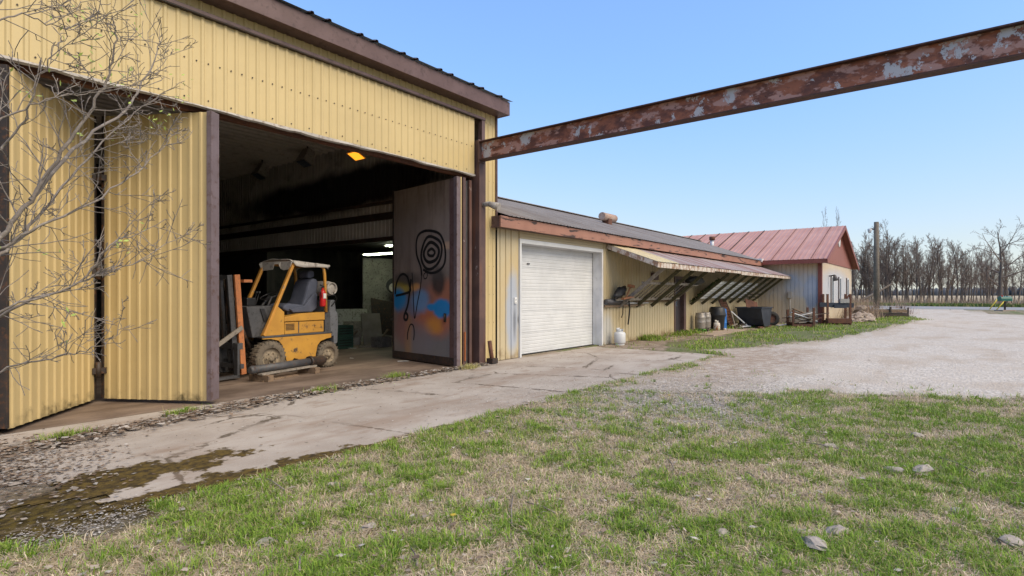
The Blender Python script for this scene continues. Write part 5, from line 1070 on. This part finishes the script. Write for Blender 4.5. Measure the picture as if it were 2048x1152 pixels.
for k, (pp, top, lb) in enumerate((((1979, 619), (.95, 1.25), 'longer yellow slanted guy guard left of the mailbox post'), ((1993, 620), (.75, .85), 'shorter yellow slanted guy guard just beside the mailbox'))):
    u = (pp[0] - 1024) / 1123; dpt = 1.5 * 1123 / (pp[1] - 588); bx_ = Vector((dpt * (math.cos(YAW) + math.sin(YAW) * u), dpt * (math.sin(YAW) - math.cos(YAW) * u), 0))
    rt = Vector((math.sin(YAW), -math.cos(YAW), 0)); MB().tube([bx_, bx_ + rt * top[0] + Vector((0, 0, top[1]))], .045, 8).build('guy_guard', M['yellow_plastic'], label=lb.replace(' left of the mailbox post', ' standing away from the mailbox'), cat='guy guard')

# ------------------------------------------------------------------ bare trees
def grow(mb, p, d, L, r, lvl, rg, spec, sides=(7, 5, 4, 3, 3)):
    """one limb and its side shoots"""
    n = max(3, int(5 - lvl * .5)) + (3 if lvl == 0 else 0); pts = [p.copy()]; rad = [r]; d = d.normalized(); dirs = [d]
    for i in range(n):
        d = (d + Vector((rg.gauss(0, 1), rg.gauss(0, 1), rg.gauss(0, .7))) * spec['wig'][lvl] + Vector((0, 0, spec['up'][lvl]))).normalized()
        pts.append(pts[-1] + d * L / n); rad.append(max(spec['min'], r * (1 - (i + 1) / n * spec['tap'][lvl]))); dirs.append(d)
    mb.tube(pts, rad, sides[lvl], False)
    if lvl >= spec['depth']: return
    k = spec['kids'][lvl]; k = int(k * rg.uniform(.75, 1.25) + .5)
    for i in range(k):
        t = spec['start'][lvl] + (1 - spec['start'][lvl]) * (i + rg.random()) / k; t = min(t, .985); f = t * n; a = int(f); fr = f - a
        q = pts[a].lerp(pts[a + 1], fr); dd = dirs[min(a + 1, n)]; rr = rad[a] + (rad[a + 1] - rad[a]) * fr
        o = dd.orthogonal().normalized(); o.rotate(Matrix.Rotation(rg.uniform(0, 6.283), 3, dd)); an = R(rg.uniform(*spec['ang'][lvl]))
        nd_ = dd * math.cos(an) + o * math.sin(an)
        grow(mb, q, nd_, L * spec['len'][lvl] * rg.uniform(.6, 1.15) * (1.15 - .6 * t), max(spec['min'], rr * spec['thin'][lvl]), lvl + 1, rg, spec, sides)
FAR = dict(depth=3, kids=(17, 8, 6, 0), start=(.22, .15, .12, 0), ang=((16, 40), (20, 50), (22, 58), (0, 0)), len=(.40, .46, .5, 0), thin=(.5, .55, .6, 0), wig=(.06, .10, .14, .18), up=(.03, .06, .05, .03), tap=(.86, .8, .7, .6), min=.013)
WIDE = dict(FAR, kids=(10, 8, 6, 0), start=(.22, .2, .15, 0), ang=((38, 68), (25, 55), (25, 60), (0, 0)), len=(.62, .48, .5, 0), thin=(.58, .55, .6, 0), up=(.02, .05, .04, .03))
def tree_proto(seed, H, r0, spec):
    rg = random.Random(seed); tm = MB(); cm = MB()
    # trunk
    pts = [Vector((0, 0, 0))]; rad = [r0 * 1.25]; d = Vector((rg.uniform(-.08, .08), rg.uniform(-.08, .08), 1)).normalized(); dirs = [d]; n = 9
    for i in range(n):
        d = (d + Vector((rg.gauss(0, .05), rg.gauss(0, .05), .04))).normalized(); pts.append(pts[-1] + d * H / n); rad.append(r0 * (1 - (i + 1) / n * .9) + .015); dirs.append(d)
    tm.tube(pts, rad, 7, False)
    k = spec['kids'][0]
    for i in range(k):
        t = spec['start'][0] + (.98 - spec['start'][0]) * (i + rg.random()) / k; f = t * n; a = min(int(f), n - 1); q = pts[a].lerp(pts[a + 1], f - a); dd = dirs[a]; rr = rad[a]
        o = dd.orthogonal().normalized(); o.rotate(Matrix.Rotation(rg.uniform(0, 6.283), 3, dd)); an = R(rg.uniform(*spec['ang'][0]))
        grow(cm, q, dd * math.cos(an) + o * math.sin(an), H * spec['len'][0] * rg.uniform(.6, 1.1) * (1.15 - .65 * t), rr * spec['thin'][0], 1, rg, spec)
    return tm.mesh('trunk', M['bark_far']), cm.mesh('crown', M['twig_far'])
protos = [tree_proto(s, 10, .15, FAR) for s in (1, 2, 3, 4, 5)]; wides = [tree_proto(s, 10, .26, WIDE) for s in (11, 12)]
def put_tree(pr, x, y, H, rz, name, label, group=None, wd=1.0):
    t = thing(name, label, 'tree', (x, y, 0), rz, group); t.scale = (H / 10 * wd, H / 10 * wd, H / 10)
    a = link('trunk', pr[0], t, local=True); b = link('crown', pr[1], t, local=True); return t
def at(px, dpt):
    u = (px - 1024) / 1123; return (dpt * (math.cos(YAW) + math.sin(YAW) * u), dpt * (math.sin(YAW) - math.cos(YAW) * u))
rg = random.Random(5)
spots = [(1712, 500), (1722, 492), (1733, 480), (1741, 505), (1758, 520), (1769, 468), (1775, 490), (1784, 482), (1793, 486), (1803, 520), (1811, 512), (1819, 494), (1830, 492), (1840, 489), (1849, 503), (1858, 486), (1867, 494), (1875, 490), (1882, 500), (1893, 512), (1902, 498), (1912, 492), (1921, 515), (1931, 506), (1941, 508), (1952, 530), (1966, 515), (1975, 520), (1988, 540), (2022, 530), (2036, 505), (2048, 520), (2064, 500), (2080, 496), (2100, 505), (2130, 498), (1700, 508), (1688, 500)]
for i, (px, ty) in enumerate(spots):
    dpt = rg.uniform(82, 96); x, y = at(px + rg.uniform(-2, 2), dpt); H = 1.5 + (588 - ty) * dpt / 1123
    put_tree(protos[i % 5], x, y, H, rg.uniform(0, 6.28), 'bare_tree', 'slender bare tree in the row across the road', 'bare trees across the road', rg.uniform(.75, 1.05))
for i in range(30):
    dpt = rg.uniform(84, 99); x, y = at(rg.choice((rg.uniform(1690, 1790), rg.uniform(1690, 2110))), dpt)
    put_tree(protos[(i * 2 + 1) % 5], x, y, rg.uniform(6.5, 9.6), rg.uniform(0, 6.28), 'bare_tree', 'slender bare tree in the row across the road', 'bare trees across the road', rg.uniform(.55, 1.0))
for i in range(34):                                   # thin second row and saplings behind
    dpt = rg.uniform(97, 108); x, y = at(rg.uniform(1695, 2120), dpt)
    put_tree(protos[(i * 3) % 5], x, y, rg.uniform(4.5, 8.2), rg.uniform(0, 6.28), 'young_tree', 'thin bare sapling behind the roadside row', 'bare saplings across the road', .85)
x, y = at(2001, 84); put_tree(wides[0], x, y, 1.5 + (588 - 462) * 84 / 1123, 1.0, 'spreading_tree', 'broad spreading bare tree behind the green mailbox')
x, y = at(1771, 86); put_tree(wides[1], x, y, 1.5 + (588 - 460) * 86 / 1123, 2.4, 'spreading_tree', 'tall forked bare tree just past the utility pole', wd=.62)
for (px, ty) in ((1649, 441), (1670, 440)): x, y = at(px, 100); put_tree(protos[px % 5], x, y, 1.5 + (588 - ty) * 100 / 1123, 1.2, 'bare_tree', 'bare treetop showing above the red roof', 'treetops above the red roof', .28)
a = Vector((*at(1722, 80), .6)); b = Vector((*at(1783, 84), 3.0))
MB().tube([a, a.lerp(b, .5) + Vector((0, 0, -.1)), b], [.22, .19, .13], 8).build('fallen_tree', M['bark_far'], label='leaning broken tree trunk behind the utility pole', cat='tree trunk')
# brush along the tree line, and dry weeds by the end wall
def brush(name, label, n, pf, hlo, hhi, wd, cols, seed, cat='brush'):
    g = np.random.default_rng(seed); x, y = pf(g, n); h_ = g.uniform(hlo, hhi, n); a = g.uniform(0, 6.283, n); ln = g.uniform(.1, .55, n) * h_
    bx2 = np.cos(a) * wd; by2 = np.sin(a) * wd; tx = x + np.cos(a + 1.3) * ln; ty = y + np.sin(a + 1.3) * ln
    v = np.stack([np.stack([x - bx2, y - by2, x * 0], 1), np.stack([x + bx2, y + by2, x * 0], 1), np.stack([tx, ty, h_], 1)], 1).reshape(-1, 3)
    f = np.arange(3 * n).reshape(-1, 3); c = np.array(cols)[g.integers(0, len(cols), n)] * g.uniform(.8, 1.2, (n, 1))
    o = link(name, fast(name, v, f, M['litter'], np.repeat(c, 3, 0))); setp(o, label, cat, kind='stuff'); return o
brush('roadside_brush', 'tangle of brown brush along the roadside trees', 9000, lambda g, n: (g.uniform(92, 103, n), g.uniform(-45, 45, n)), .3, 1.5, .035, [(.30, .22, .16), (.38, .29, .20), (.22, .17, .13)], 3)
brush('verge_grass', 'green grass verge on the far side of the road', 16000, lambda g, n: (g.uniform(85, 92, n), g.uniform(-45, 45, n)), .15, .45, .10, [(.09, .14, .035), (.13, .18, .05), (.20, .19, .08)], 4, 'grass')
brush('dry_weeds', 'dry reddish weeds between end wall and rubble heap', 1500, lambda g, n: (g.normal(41.5, 2.2, n), g.normal(4.4, .5, n)), .3, 1.5, .012, [(.36, .26, .19), (.28, .20, .15), (.42, .34, .26)], 5)
brush('dry_weeds', 'dry pinkish weeds behind the dark steel cradle', 420, lambda g, n: (g.normal(52, 1.2, n), g.normal(2.9, .45, n)), .2, 1.3, .010, [(.42, .30, .25), (.34, .24, .2), (.46, .38, .32)], 6)
# distant wood on the horizon
g = np.random.default_rng(9); mb = MB()
for i in range(2600):
    y = -700 + 1400 * (i + g.random()) / 2600; x = 650 + g.uniform(-20, 40); h_ = g.uniform(4.2, 6.2) + 2.2 * float(vnoise(y * .02, 0, 4)) + (1.5 if g.random() < .06 else 0); w2 = g.uniform(.8, 2.6)
    mb.lathe([(w2 * .7, 0), (w2, h_ * .35), (w2 * .8, h_ * .75), (w2 * .3, h_), (0, h_ * 1.02)], (x, y, 0), 'z', 6)
ndw = N('distant_wood'); mb.build('distant_wood', ndw.done(ndw.mix(ndw.noise(.12, 4), (.11, .115, .125), (.14, .142, .15)), 1), kind='stuff', label='low blue grey wood on the far horizon', cat='wood')  # distance haze is put into the wood's colour

# ------------------------------------------------------------------ near tree at the left edge
rgn = random.Random(21)
NT = thing('near_tree', 'leafless grey tree with fine twigs reaching across the doors', 'tree', (-.55, 4.6, 0))
def W(px, py, Y):
    u = (px - 1024) / 1123; ry = math.sin(YAW) - math.cos(YAW) * u; rx = math.cos(YAW) + math.sin(YAW) * u; dpt = Y / ry; return Vector((rx * dpt, Y, 1.5 + dpt * (588 - py) / 1123))
MB().tube([(-.55, 4.6, 0), (-.5, 4.62, .5), (-.3, 4.6, 1.1), (.05, 4.55, 1.55)], [.11, .09, .075, .055], 9).build('trunk', M['bark'], NT)
limbs = [  # px, py, Y control points and start radius
    ([(-60, 560, 4.55), (0, 478, 4.5), (60, 400, 4.45), (124, 302, 4.4), (187, 213, 4.35), (215, 150, 4.3), (232, 80, 4.25), (222, 30, 4.2)], .026),
    ([(60, 400, 4.45), (147, 298, 4.55), (249, 218, 4.7), (285, 165, 4.8), (312, 115, 4.85), (325, 70, 4.9)], .020),
    ([(-60, 570, 4.5), (0, 511, 4.5), (60, 455, 4.6), (111, 390, 4.75), (190, 300, 4.9), (270, 225, 5.0), (330, 185, 5.0)], .020),
    ([(-40, 540, 4.4), (0, 500, 4.2), (80, 452, 4.1), (200, 395, 4.1), (290, 330, 4.2), (350, 265, 4.25)], .017),
    ([(-60, 700, 4.6), (0, 632, 4.4), (70, 598, 4.3), (160, 565, 4.2), (210, 500, 4.2), (260, 470, 4.3), (340, 440, 4.35)], .016),
    ([(-60, 690, 4.4), (0, 622, 4.3), (100, 590, 4.2), (190, 552, 4.1), (280, 520, 4.1), (360, 470, 4.2)], .014),
    ([(-60, 800, 4.8), (0, 744, 4.7), (90, 718, 4.6), (150, 705, 4.5), (200, 690, 4.4), (250, 660, 4.4)], .012),
    ([(0, 300, 4.3), (40, 250, 4.2), (70, 170, 4.1), (105, 110, 4.0), (140, 70, 4.0)], .011),
    ([(-40, 260, 3.9), (20, 230, 3.9), (90, 200, 3.8), (150, 190, 3.8), (200, 175, 3.8)], .010),
    ([(-30, 60, 3.8), (30, 30, 3.8), (90, 45, 3.9), (150, 60, 4.0), (220, 55, 4.0)], .008),
    ([(-30, 30, 4.2), (20, -10, 4.2), (60, -40, 4.2)], .010)]
NEAR = dict(depth=3, kids=(0, 9, 5, 0), start=(.2, .12, .12, 0), ang=((25, 60), (25, 65), (25, 70), (0, 0)), len=(.4, .42, .5, 0), thin=(.5, .6, .6, 0), wig=(.1, .13, .18, .2), up=(.03, .03, .02, .02), tap=(.8, .75, .6, .5), min=.0022)
br = MB(); tw = MB(); tips = []
for cps, r0 in limbs:
    pts = [W(*p) for p in cps]; P = [Vector(q) for q in smoothp([tuple(p) for p in pts], 5)]
    P = [p + Vector((rgn.gauss(0, .006), rgn.gauss(0, .006), rgn.gauss(0, .006))) for p in P]; n = len(P)
    rad = [r0 * .62 * (1 - .82 * i / n) for i in range(n)]; br.tube(P, rad, 7, False)
    tot = sum((P[i + 1] - P[i]).length for i in range(n - 1)); k = int(tot * 13)
    for j in range(k):
        t = .15 + .85 * (j + rgn.random()) / k; f = min(t, .99) * (n - 1); a = int(f); q = P[a].lerp(P[a + 1], f - a); dd = (P[a + 1] - P[a]).normalized()
        o = dd.orthogonal().normalized(); o.rotate(Matrix.Rotation(rgn.uniform(0, 6.283), 3, dd)); an = R(rgn.uniform(25, 65)); nd_ = (dd * math.cos(an) + o * math.sin(an)); 
        L = rgn.uniform(.18, .55) * (1.1 - .4 * t); grow(tw, q, nd_, L, max(.0028, rad[a] * .40), 2 if rgn.random() < .72 else 1, rgn, dict(NEAR, kids=(0, 5, 4, 0)), (7, 5, 4, 3)); tips.append(q + nd_ * L * .9)
br.build('limbs', M['bark'], NT); tw.build('twigs', M['bark'], NT, kind='stuff')
lf = MB()
for p in tips:
    if rgn.random() < (.55 if p.z > 2.6 else .12):
        for _ in range(rgn.randint(2, 5)):
            c = p + Vector((rgn.gauss(0, .03), rgn.gauss(0, .03), rgn.gauss(0, .03))); a = Vector((rgn.gauss(0, 1), rgn.gauss(0, 1), rgn.gauss(0, 1))).normalized() * rgn.uniform(.012, .022); b = a.orthogonal().normalized() * .009; lf.add([c - a, c + b, c + a, c - b], [(0, 1, 2, 3)])
lf.build('young_leaves', M['bud'], NT, kind='stuff')

# ------------------------------------------------------------------ grass, litter
def on_apron(x, y): return (y > 4.5) & (x > 1.4) & (x < 14) | (y > 7.6) & (x < 14)
def blades(name, label, n, region, hlo, hhi, wd, lean, dens, colf, seed, mat='blade', segs=2):
    g = np.random.default_rng(seed); x, y = region(g, n); keep = g.random(n) < dens(x, y); x = x[keep]; y = y[keep]; n = len(x)
    # clumping
    h_ = g.uniform(hlo, hhi, n) * (.35 + .6 * fbm(x * 2.7, y * 2.7, 91, 3) + .75 * vnoise(x * 11, y * 11, 77)); a = g.uniform(0, 6.283, n); ln = g.uniform(*lean, n) * h_; w_ = wd * g.uniform(.6, 1.3, n) * (1 + np.hypot(x, y) * .03)
    ca, sa = np.cos(a), np.sin(a); px2, py2 = -sa * w_, ca * w_
    z0 = np.full(n, -.004)
    P0 = np.stack([x - px2, y - py2, z0], 1); P1 = np.stack([x + px2, y + py2, z0], 1)
    mx2, my2 = x + ca * ln * .35, y + sa * ln * .35; mz = h_ * .62
    P2 = np.stack([mx2 - px2 * .7, my2 - py2 * .7, mz], 1); P3 = np.stack([mx2 + px2 * .7, my2 + py2 * .7, mz], 1); P4 = np.stack([x + ca * ln, y + sa * ln, h_ * np.clip(1.05 - (ln / h_) * .25, .4, 1)], 1)
    v = np.stack([P0, P1, P2, P3, P4], 1).reshape(-1, 3); b = (np.arange(n) * 5)[:, None]
    f = np.concatenate([b + np.array([0, 1, 3]), b + np.array([0, 3, 2]), b + np.array([2, 3, 4])], 0)
    c = np.repeat(colf(x, y, g), 5, 0)
    o = link(name, fast(name, v, f, M[mat], c)); return setp(o, label, 'grass', kind='stuff')
def lawn_region(g, n):
    # sample the wedge in front of the camera, denser near it
    d = 2.2 + (13.5 - 2.2) * g.random(n) ** 1.3; u = g.uniform(-1.0, 1.0, n)
    return d * (math.cos(YAW) + math.sin(YAW) * u), d * (math.sin(YAW) - math.cos(YAW) * u)
def lawn_d(x, y):
    gw_ = gravel_w(x, y); ap = on_apron(x, y) | ((y > 4.4) & (x < 4.0)) | (np.hypot((x - 1.15) / .4, (y - 4.3) / .25) < .6 + fbm(x * 4, y * 4, 2) * .8)
    return np.where(ap, 0, np.clip(1 - gw_ * 1.1, .035 * (fbm(x * 2.2, y * 2.2, 66) > .5) * (x < 11.5), 1))
def mixzone(x, y): return np.clip(np.exp(-((x - 7.4) / 1.5) ** 2 - ((y - 3.0) / 1.3) ** 2) * 1.15 + (fbm(x * 2.3, y * 2.3, 88) - .5) * 1.4 * np.exp(-((x - 7.0) / 2.2) ** 2 - ((y - 2.9) / 1.8) ** 2), 0, .97)
def green_c(x, y, g):
    t = g.random((len(x), 1)); base = np.array([.13, .245, .026]) * (1 - t) + np.array([.32, .42, .07]) * t; dry = g.random((len(x), 1)) < .18
    return np.where(dry, np.array([.46, .38, .20]), base) * g.uniform(.75, 1.2, (len(x), 1))
def straw_c(x, y, g):
    t = g.random((len(x), 1)); return (np.array([.72, .61, .44]) * (1 - t) + np.array([.48, .38, .26]) * t) * g.uniform(.7, 1.2, (len(x), 1))
blades('grass', 'patchy bright green spring grass of the front lawn', 560000, lawn_region, .018, .075, .0026, (.3, 1.5), lambda x, y: lawn_d(x, y) * (.13 + .80 * green_w(x, y)) * (1 - mixzone(x, y) * .93), green_c, 101)
blades('dead_grass', 'flattened straw coloured dead grass between green patches', 420000, lawn_region, .014, .045, .0022, (1.2, 4.2), lambda x, y: lawn_d(x, y) * (1 - .35 * green_w(x, y)) * (1 - mixzone(x, y) * .9), straw_c, 102)
def clumps(name, label, n, k, dens, rad, hlo, hhi, wd, lean, colf, seed):
    """tufts: k blades fanning out of each of n centres"""
    g = np.random.default_rng(seed); cx, cy = lawn_region(g, n * 4); keep = (g.random(n * 4) < dens(cx, cy)); cx = cx[keep][:n]; cy = cy[keep][:n]; n = len(cx)
    sc_ = np.repeat(g.uniform(.55, 1.25, n), k); cx = np.repeat(cx, k); cy = np.repeat(cy, k); m = n * k
    a = g.uniform(0, 6.283, m); r_ = rad * sc_ * np.sqrt(g.random(m)); x = cx + np.cos(a) * r_; y = cy + np.sin(a) * r_; a = a + g.normal(0, .5, m)
    h_ = g.uniform(hlo, hhi, m) * sc_; ln = g.uniform(*lean, m) * h_; w_ = wd * g.uniform(.7, 1.3, m); ca, sa = np.cos(a), np.sin(a); qx, qy = -sa * w_, ca * w_
    P0 = np.stack([x - qx, y - qy, x * 0 - .003], 1); P1 = np.stack([x + qx, y + qy, x * 0 - .003], 1); mx_, my_ = x + ca * ln * .4, y + sa * ln * .4
    P2 = np.stack([mx_ - qx * .8, my_ - qy * .8, h_ * .7], 1); P3 = np.stack([mx_ + qx * .8, my_ + qy * .8, h_ * .7], 1); P4 = np.stack([x + ca * ln, y + sa * ln, h_ * np.clip(1.1 - ln / h_ * .3, .25, 1)], 1)
    v = np.stack([P0, P1, P2, P3, P4], 1).reshape(-1, 3); b = (np.arange(m) * 5)[:, None]
    f = np.concatenate([b + np.array([0, 1, 3]), b + np.array([0, 3, 2]), b + np.array([2, 3, 4])], 0)
    o = link(name, fast(name, v, f, M['blade'], np.repeat(colf(x, y, g), 5, 0))); return setp(o, label, 'grass', kind='stuff')
def deep_green(x, y, g):
    t = g.random((len(x), 1)); return (np.array([.115, .225, .024]) * (1 - t) + np.array([.28, .40, .06]) * t) * g.uniform(.8, 1.2, (len(x), 1))
clumps('green_tufts', 'taller deep green grass tufts dotted over the lawn', 2500, 26, lambda x, y: lawn_d(x, y) * (.12 + .88 * green_w(x, y)) * (1 - .6 * mixzone(x, y)), .045, .03, .082, .0026, (.3, 1.3), deep_green, 301)
clumps('straw_tufts', 'bleached matted straw tufts dotted over the lawn', 2300, 26, lambda x, y: lawn_d(x, y) * (1 - .6 * green_w(x, y)), .05, .02, .055, .0024, (1.0, 3.4), lambda x, y, g: straw_c(x, y, g) * 1.12, 302)
clumps('leafy_weeds', 'low broad leaved weeds in the front of the lawn', 420, 11, lambda x, y: lawn_d(x, y) * (np.hypot(x, y) < 5.2) * green_w(x, y), .012, .02, .05, .009, (.8, 1.8), lambda x, y, g: deep_green(x, y, g) * np.array([1.25, 1.15, 1.0]), 303)
clumps('drive_edge_tufts', 'scattered grass tufts spreading onto the gravel edge', 700, 22, lambda x, y: (gravel_w(x, y) > .15) * (gravel_w(x, y) < .97) * (x < 12.5) * ~on_apron(x, y) * (fbm(x * 1.6, y * 1.6, 5) > .46), .05, .02, .06, .004, (.4, 1.6), green_c, 304)
def verge(g, n):
    x = 14 + (62 - 14) * g.random(n) ** 1.2; y = g.uniform(.5, 7.9, n); return x, y
def verge_d(x, y):
    d = np.clip(1 - gravel_w(x, y) * 1.3, 0, 1) * np.where((x > 31.4) & (y > 4.9), 0, 1) * np.where((x < 33) & (y > 6.3), .16, 1) * np.clip(fbm(x * 1.1, y * 1.1, 44) * 4.0 - 1.55, 0, 1)
    return np.where((x > 20) & (x < 24.3) & (y > 6.5) & (y < 7.4), 0, d)
blades('verge_tufts', 'green grass strip between shed and gravel drive', 70000, verge, .04, .11, .006, (.3, 1.1), verge_d, green_c, 103)
def wallfoot(g, n): x = g.uniform(14.6, 31, n); return x, 7.9 - np.abs(g.normal(0, .35, n))
blades('wall_foot_weeds', 'green weeds growing at the foot of the shed wall', 16000, wallfoot, .05, .2, .008, (.3, 1.0), lambda x, y: np.clip(fbm(x * 1.5, y * 0, 12) * 4 - 1.9, 0, 1), green_c, 104)
for k, (tx, ty, s, lb) in enumerate(((1.75, 7.2, .10, 'grass tuft in the litter below the post-side door leaf'), (5.0, 7.5, .12, 'dry green tuft in the litter before the pipe'), (6.55, 7.7, .13, 'pale tuft at the concrete edge inside the opening'), (8.35, 7.55, .10, 'yellowish tuft at the foot of the painted door'), (3.0, 7.5, .1, 'small tuft in the litter below the free door edge'))):
    o = blades('grass_tuft', lb, 420, lambda g, n: (tx + g.normal(0, s, n), ty + g.normal(0, s * .5, n)), .05, .13, .003, (.3, 1.2), lambda x, y: np.ones_like(x), green_c if k != 3 else (lambda x, y, g: straw_c(x, y, g) * np.array([.9, 1.0, .6])), 110 + k)
    o['category'] = 'grass tuft'
def litter(name, label, n, reg, s0, s1, cols, seed, zup=.02, cat='litter'):
    g = np.random.default_rng(seed); x, y = reg(g, n); n = len(x); s = g.uniform(s0, s1, n); a = g.uniform(0, 6.283, n); asp = g.uniform(.25, .9, n)
    ca, sa = np.cos(a), np.sin(a); z = zup + g.uniform(0, .02, n); tilt = g.uniform(-.4, .4, (n, 4)) * s[:, None]
    cor = [(-1, 0), (0, -1), (1, 0), (0, 1)]; v = np.stack([np.stack([x + s * (ca * i - sa * j * asp), y + s * (sa * i + ca * j * asp), z + np.abs(tilt[:, q])], 1) for q, (i, j) in enumerate(cor)], 1).reshape(-1, 3)
    f = np.arange(4 * n).reshape(-1, 4); c = np.array(cols)[g.integers(0, len(cols), n)] * g.uniform(.7, 1.2, (n, 1))
    o = link(name, fast(name, v, f, M['litter'], np.repeat(c, 4, 0))); return setp(o, label, cat, kind='stuff')
LC = [(.19, .13, .09), (.28, .21, .155), (.36, .31, .26), (.12, .085, .06), (.22, .165, .125)]
def thresh(g, n):
    x = g.uniform(1.2, 9.0, n); return x, seg_interp(x, [(1.2, 6.9), (1.6, 7.0), (3.2, 7.35), (5.5, 7.62), (8, 7.72), (9, 7.72)]) + g.normal(0, .10, n) * np.clip(1.6 - x * .1, .5, 2)
litter('leaf_litter', 'dead leaves and twigs gathered along the door threshold', 4200, thresh, .012, .055, LC + [(.44, .40, .36)], 201)
litter('gravel_litter', 'grey leaves and chippings heaped at the dark door post', 2800, lambda g, n: (g.normal(1.05, .38, n), g.normal(6.4, .6, n)), .008, .030, LC + [(.36, .33, .30)], 202, .01)
litter('lawn_leaves', 'curled dead leaves scattered over the patchy lawn', 2200, lambda g, n: (lambda q: (q[0][q[2]], q[1][q[2]]))((lambda x, y: (x, y, lawn_d(x, y) > .3))(*lawn_region(g, n))), .008, .032, [(.40, .33, .27), (.32, .24, .18), (.50, .45, .40), (.20, .15, .11)], 203, .03)
litter('apron_crumbs', 'dark crumbs of moss and leaf on the concrete', 900, lambda g, n: (g.uniform(1.6, 13.5, n), 7.6 - np.abs(g.normal(0, 1.2, n))), .006, .02, [(.10, .07, .05), (.2, .15, .11), (.5, .47, .43)], 204, .021)
litter('loose_chippings', 'grey gravel chippings spread into the thin grass', 26000, lambda g, n: (g.normal(7.5, 1.4, n), g.normal(3.0, 1.05, n)), .006, .018, [(.50, .455, .41), (.38, .34, .30), (.56, .52, .47), (.28, .24, .20)], 205, .006)
litter('loose_chippings', 'pale gravel chippings between moss and lawn', 1500, lambda g, n: (g.normal(1.15, .35, n), g.normal(4.36, .16, n)), .004, .013, [(.42, .39, .36), (.32, .29, .26), (.5, .47, .44), (.24, .2, .17)], 206, .006)
# dandelions
for k, (x, y, lb) in enumerate(((2.62, 2.52, 'yellow dandelion flower in the middle of the straw lawn'), (6.55, 3.75, 'yellow dandelion near the concrete apron corner'), (7.6, 3.1, 'yellow dandelion beside the gravelly patch'))):
    t = thing('dandelion', lb, 'flower', (x, y, 0)); MB().tube([(x, y, 0), (x + .01, y, .07)], .003, 5).build('stem', M['bud'], t); mb = MB()
    for i in range(22):
        a = i * 2.4; rr = .004 + .018 * (i / 22) ** .5; mb.add([(x + .01, y, .07), (x + .01 + rr * math.cos(a - .15), y + rr * math.sin(a - .15), .078), (x + .01 + rr * 1.15 * math.cos(a), y + rr * 1.15 * math.sin(a), .076), (x + .01 + rr * math.cos(a + .15), y + rr * math.sin(a + .15), .078)], [(0, 1, 2, 3)])
    mb.build('petals', M['yellow_plastic'], t)
# fallen twigs
rg = random.Random(61)
for i in range(26):
    if i < 16: x = rg.uniform(1.0, 5.6); y = seg_interp(x, [(1, 6.6), (3.2, 7.25), (5.6, 7.5)]) + rg.gauss(0, .12); x, y = float(x), float(y); lb = ('thin dead twig lying in the threshold litter', 'twigs in the threshold litter')
    else: u = rg.uniform(-.8, .9); d = rg.uniform(2.6, 6); x, y = d * (math.cos(YAW) + math.sin(YAW) * u), d * (math.sin(YAW) - math.cos(YAW) * u); lb = ('thin pale twig lying in the lawn', 'twigs in the lawn')
    if i >= 16 and on_apron(np.array(x), np.array(y)): continue
    a = rg.uniform(-.5, .5) + (.2 if i < 16 else 1.0); L = rg.uniform(.2, .6); d = Vector((math.cos(a), math.sin(a), 0)); p = Vector((x, y, .035))
    MB().tube([p, p + d * L * .5 + Vector((0, rg.uniform(-.03, .03), .01)), p + d * L], [.006, .005, .003], 5).build('fallen_twig', M['bark'], label=lb[0], cat='twig', group=lb[1])
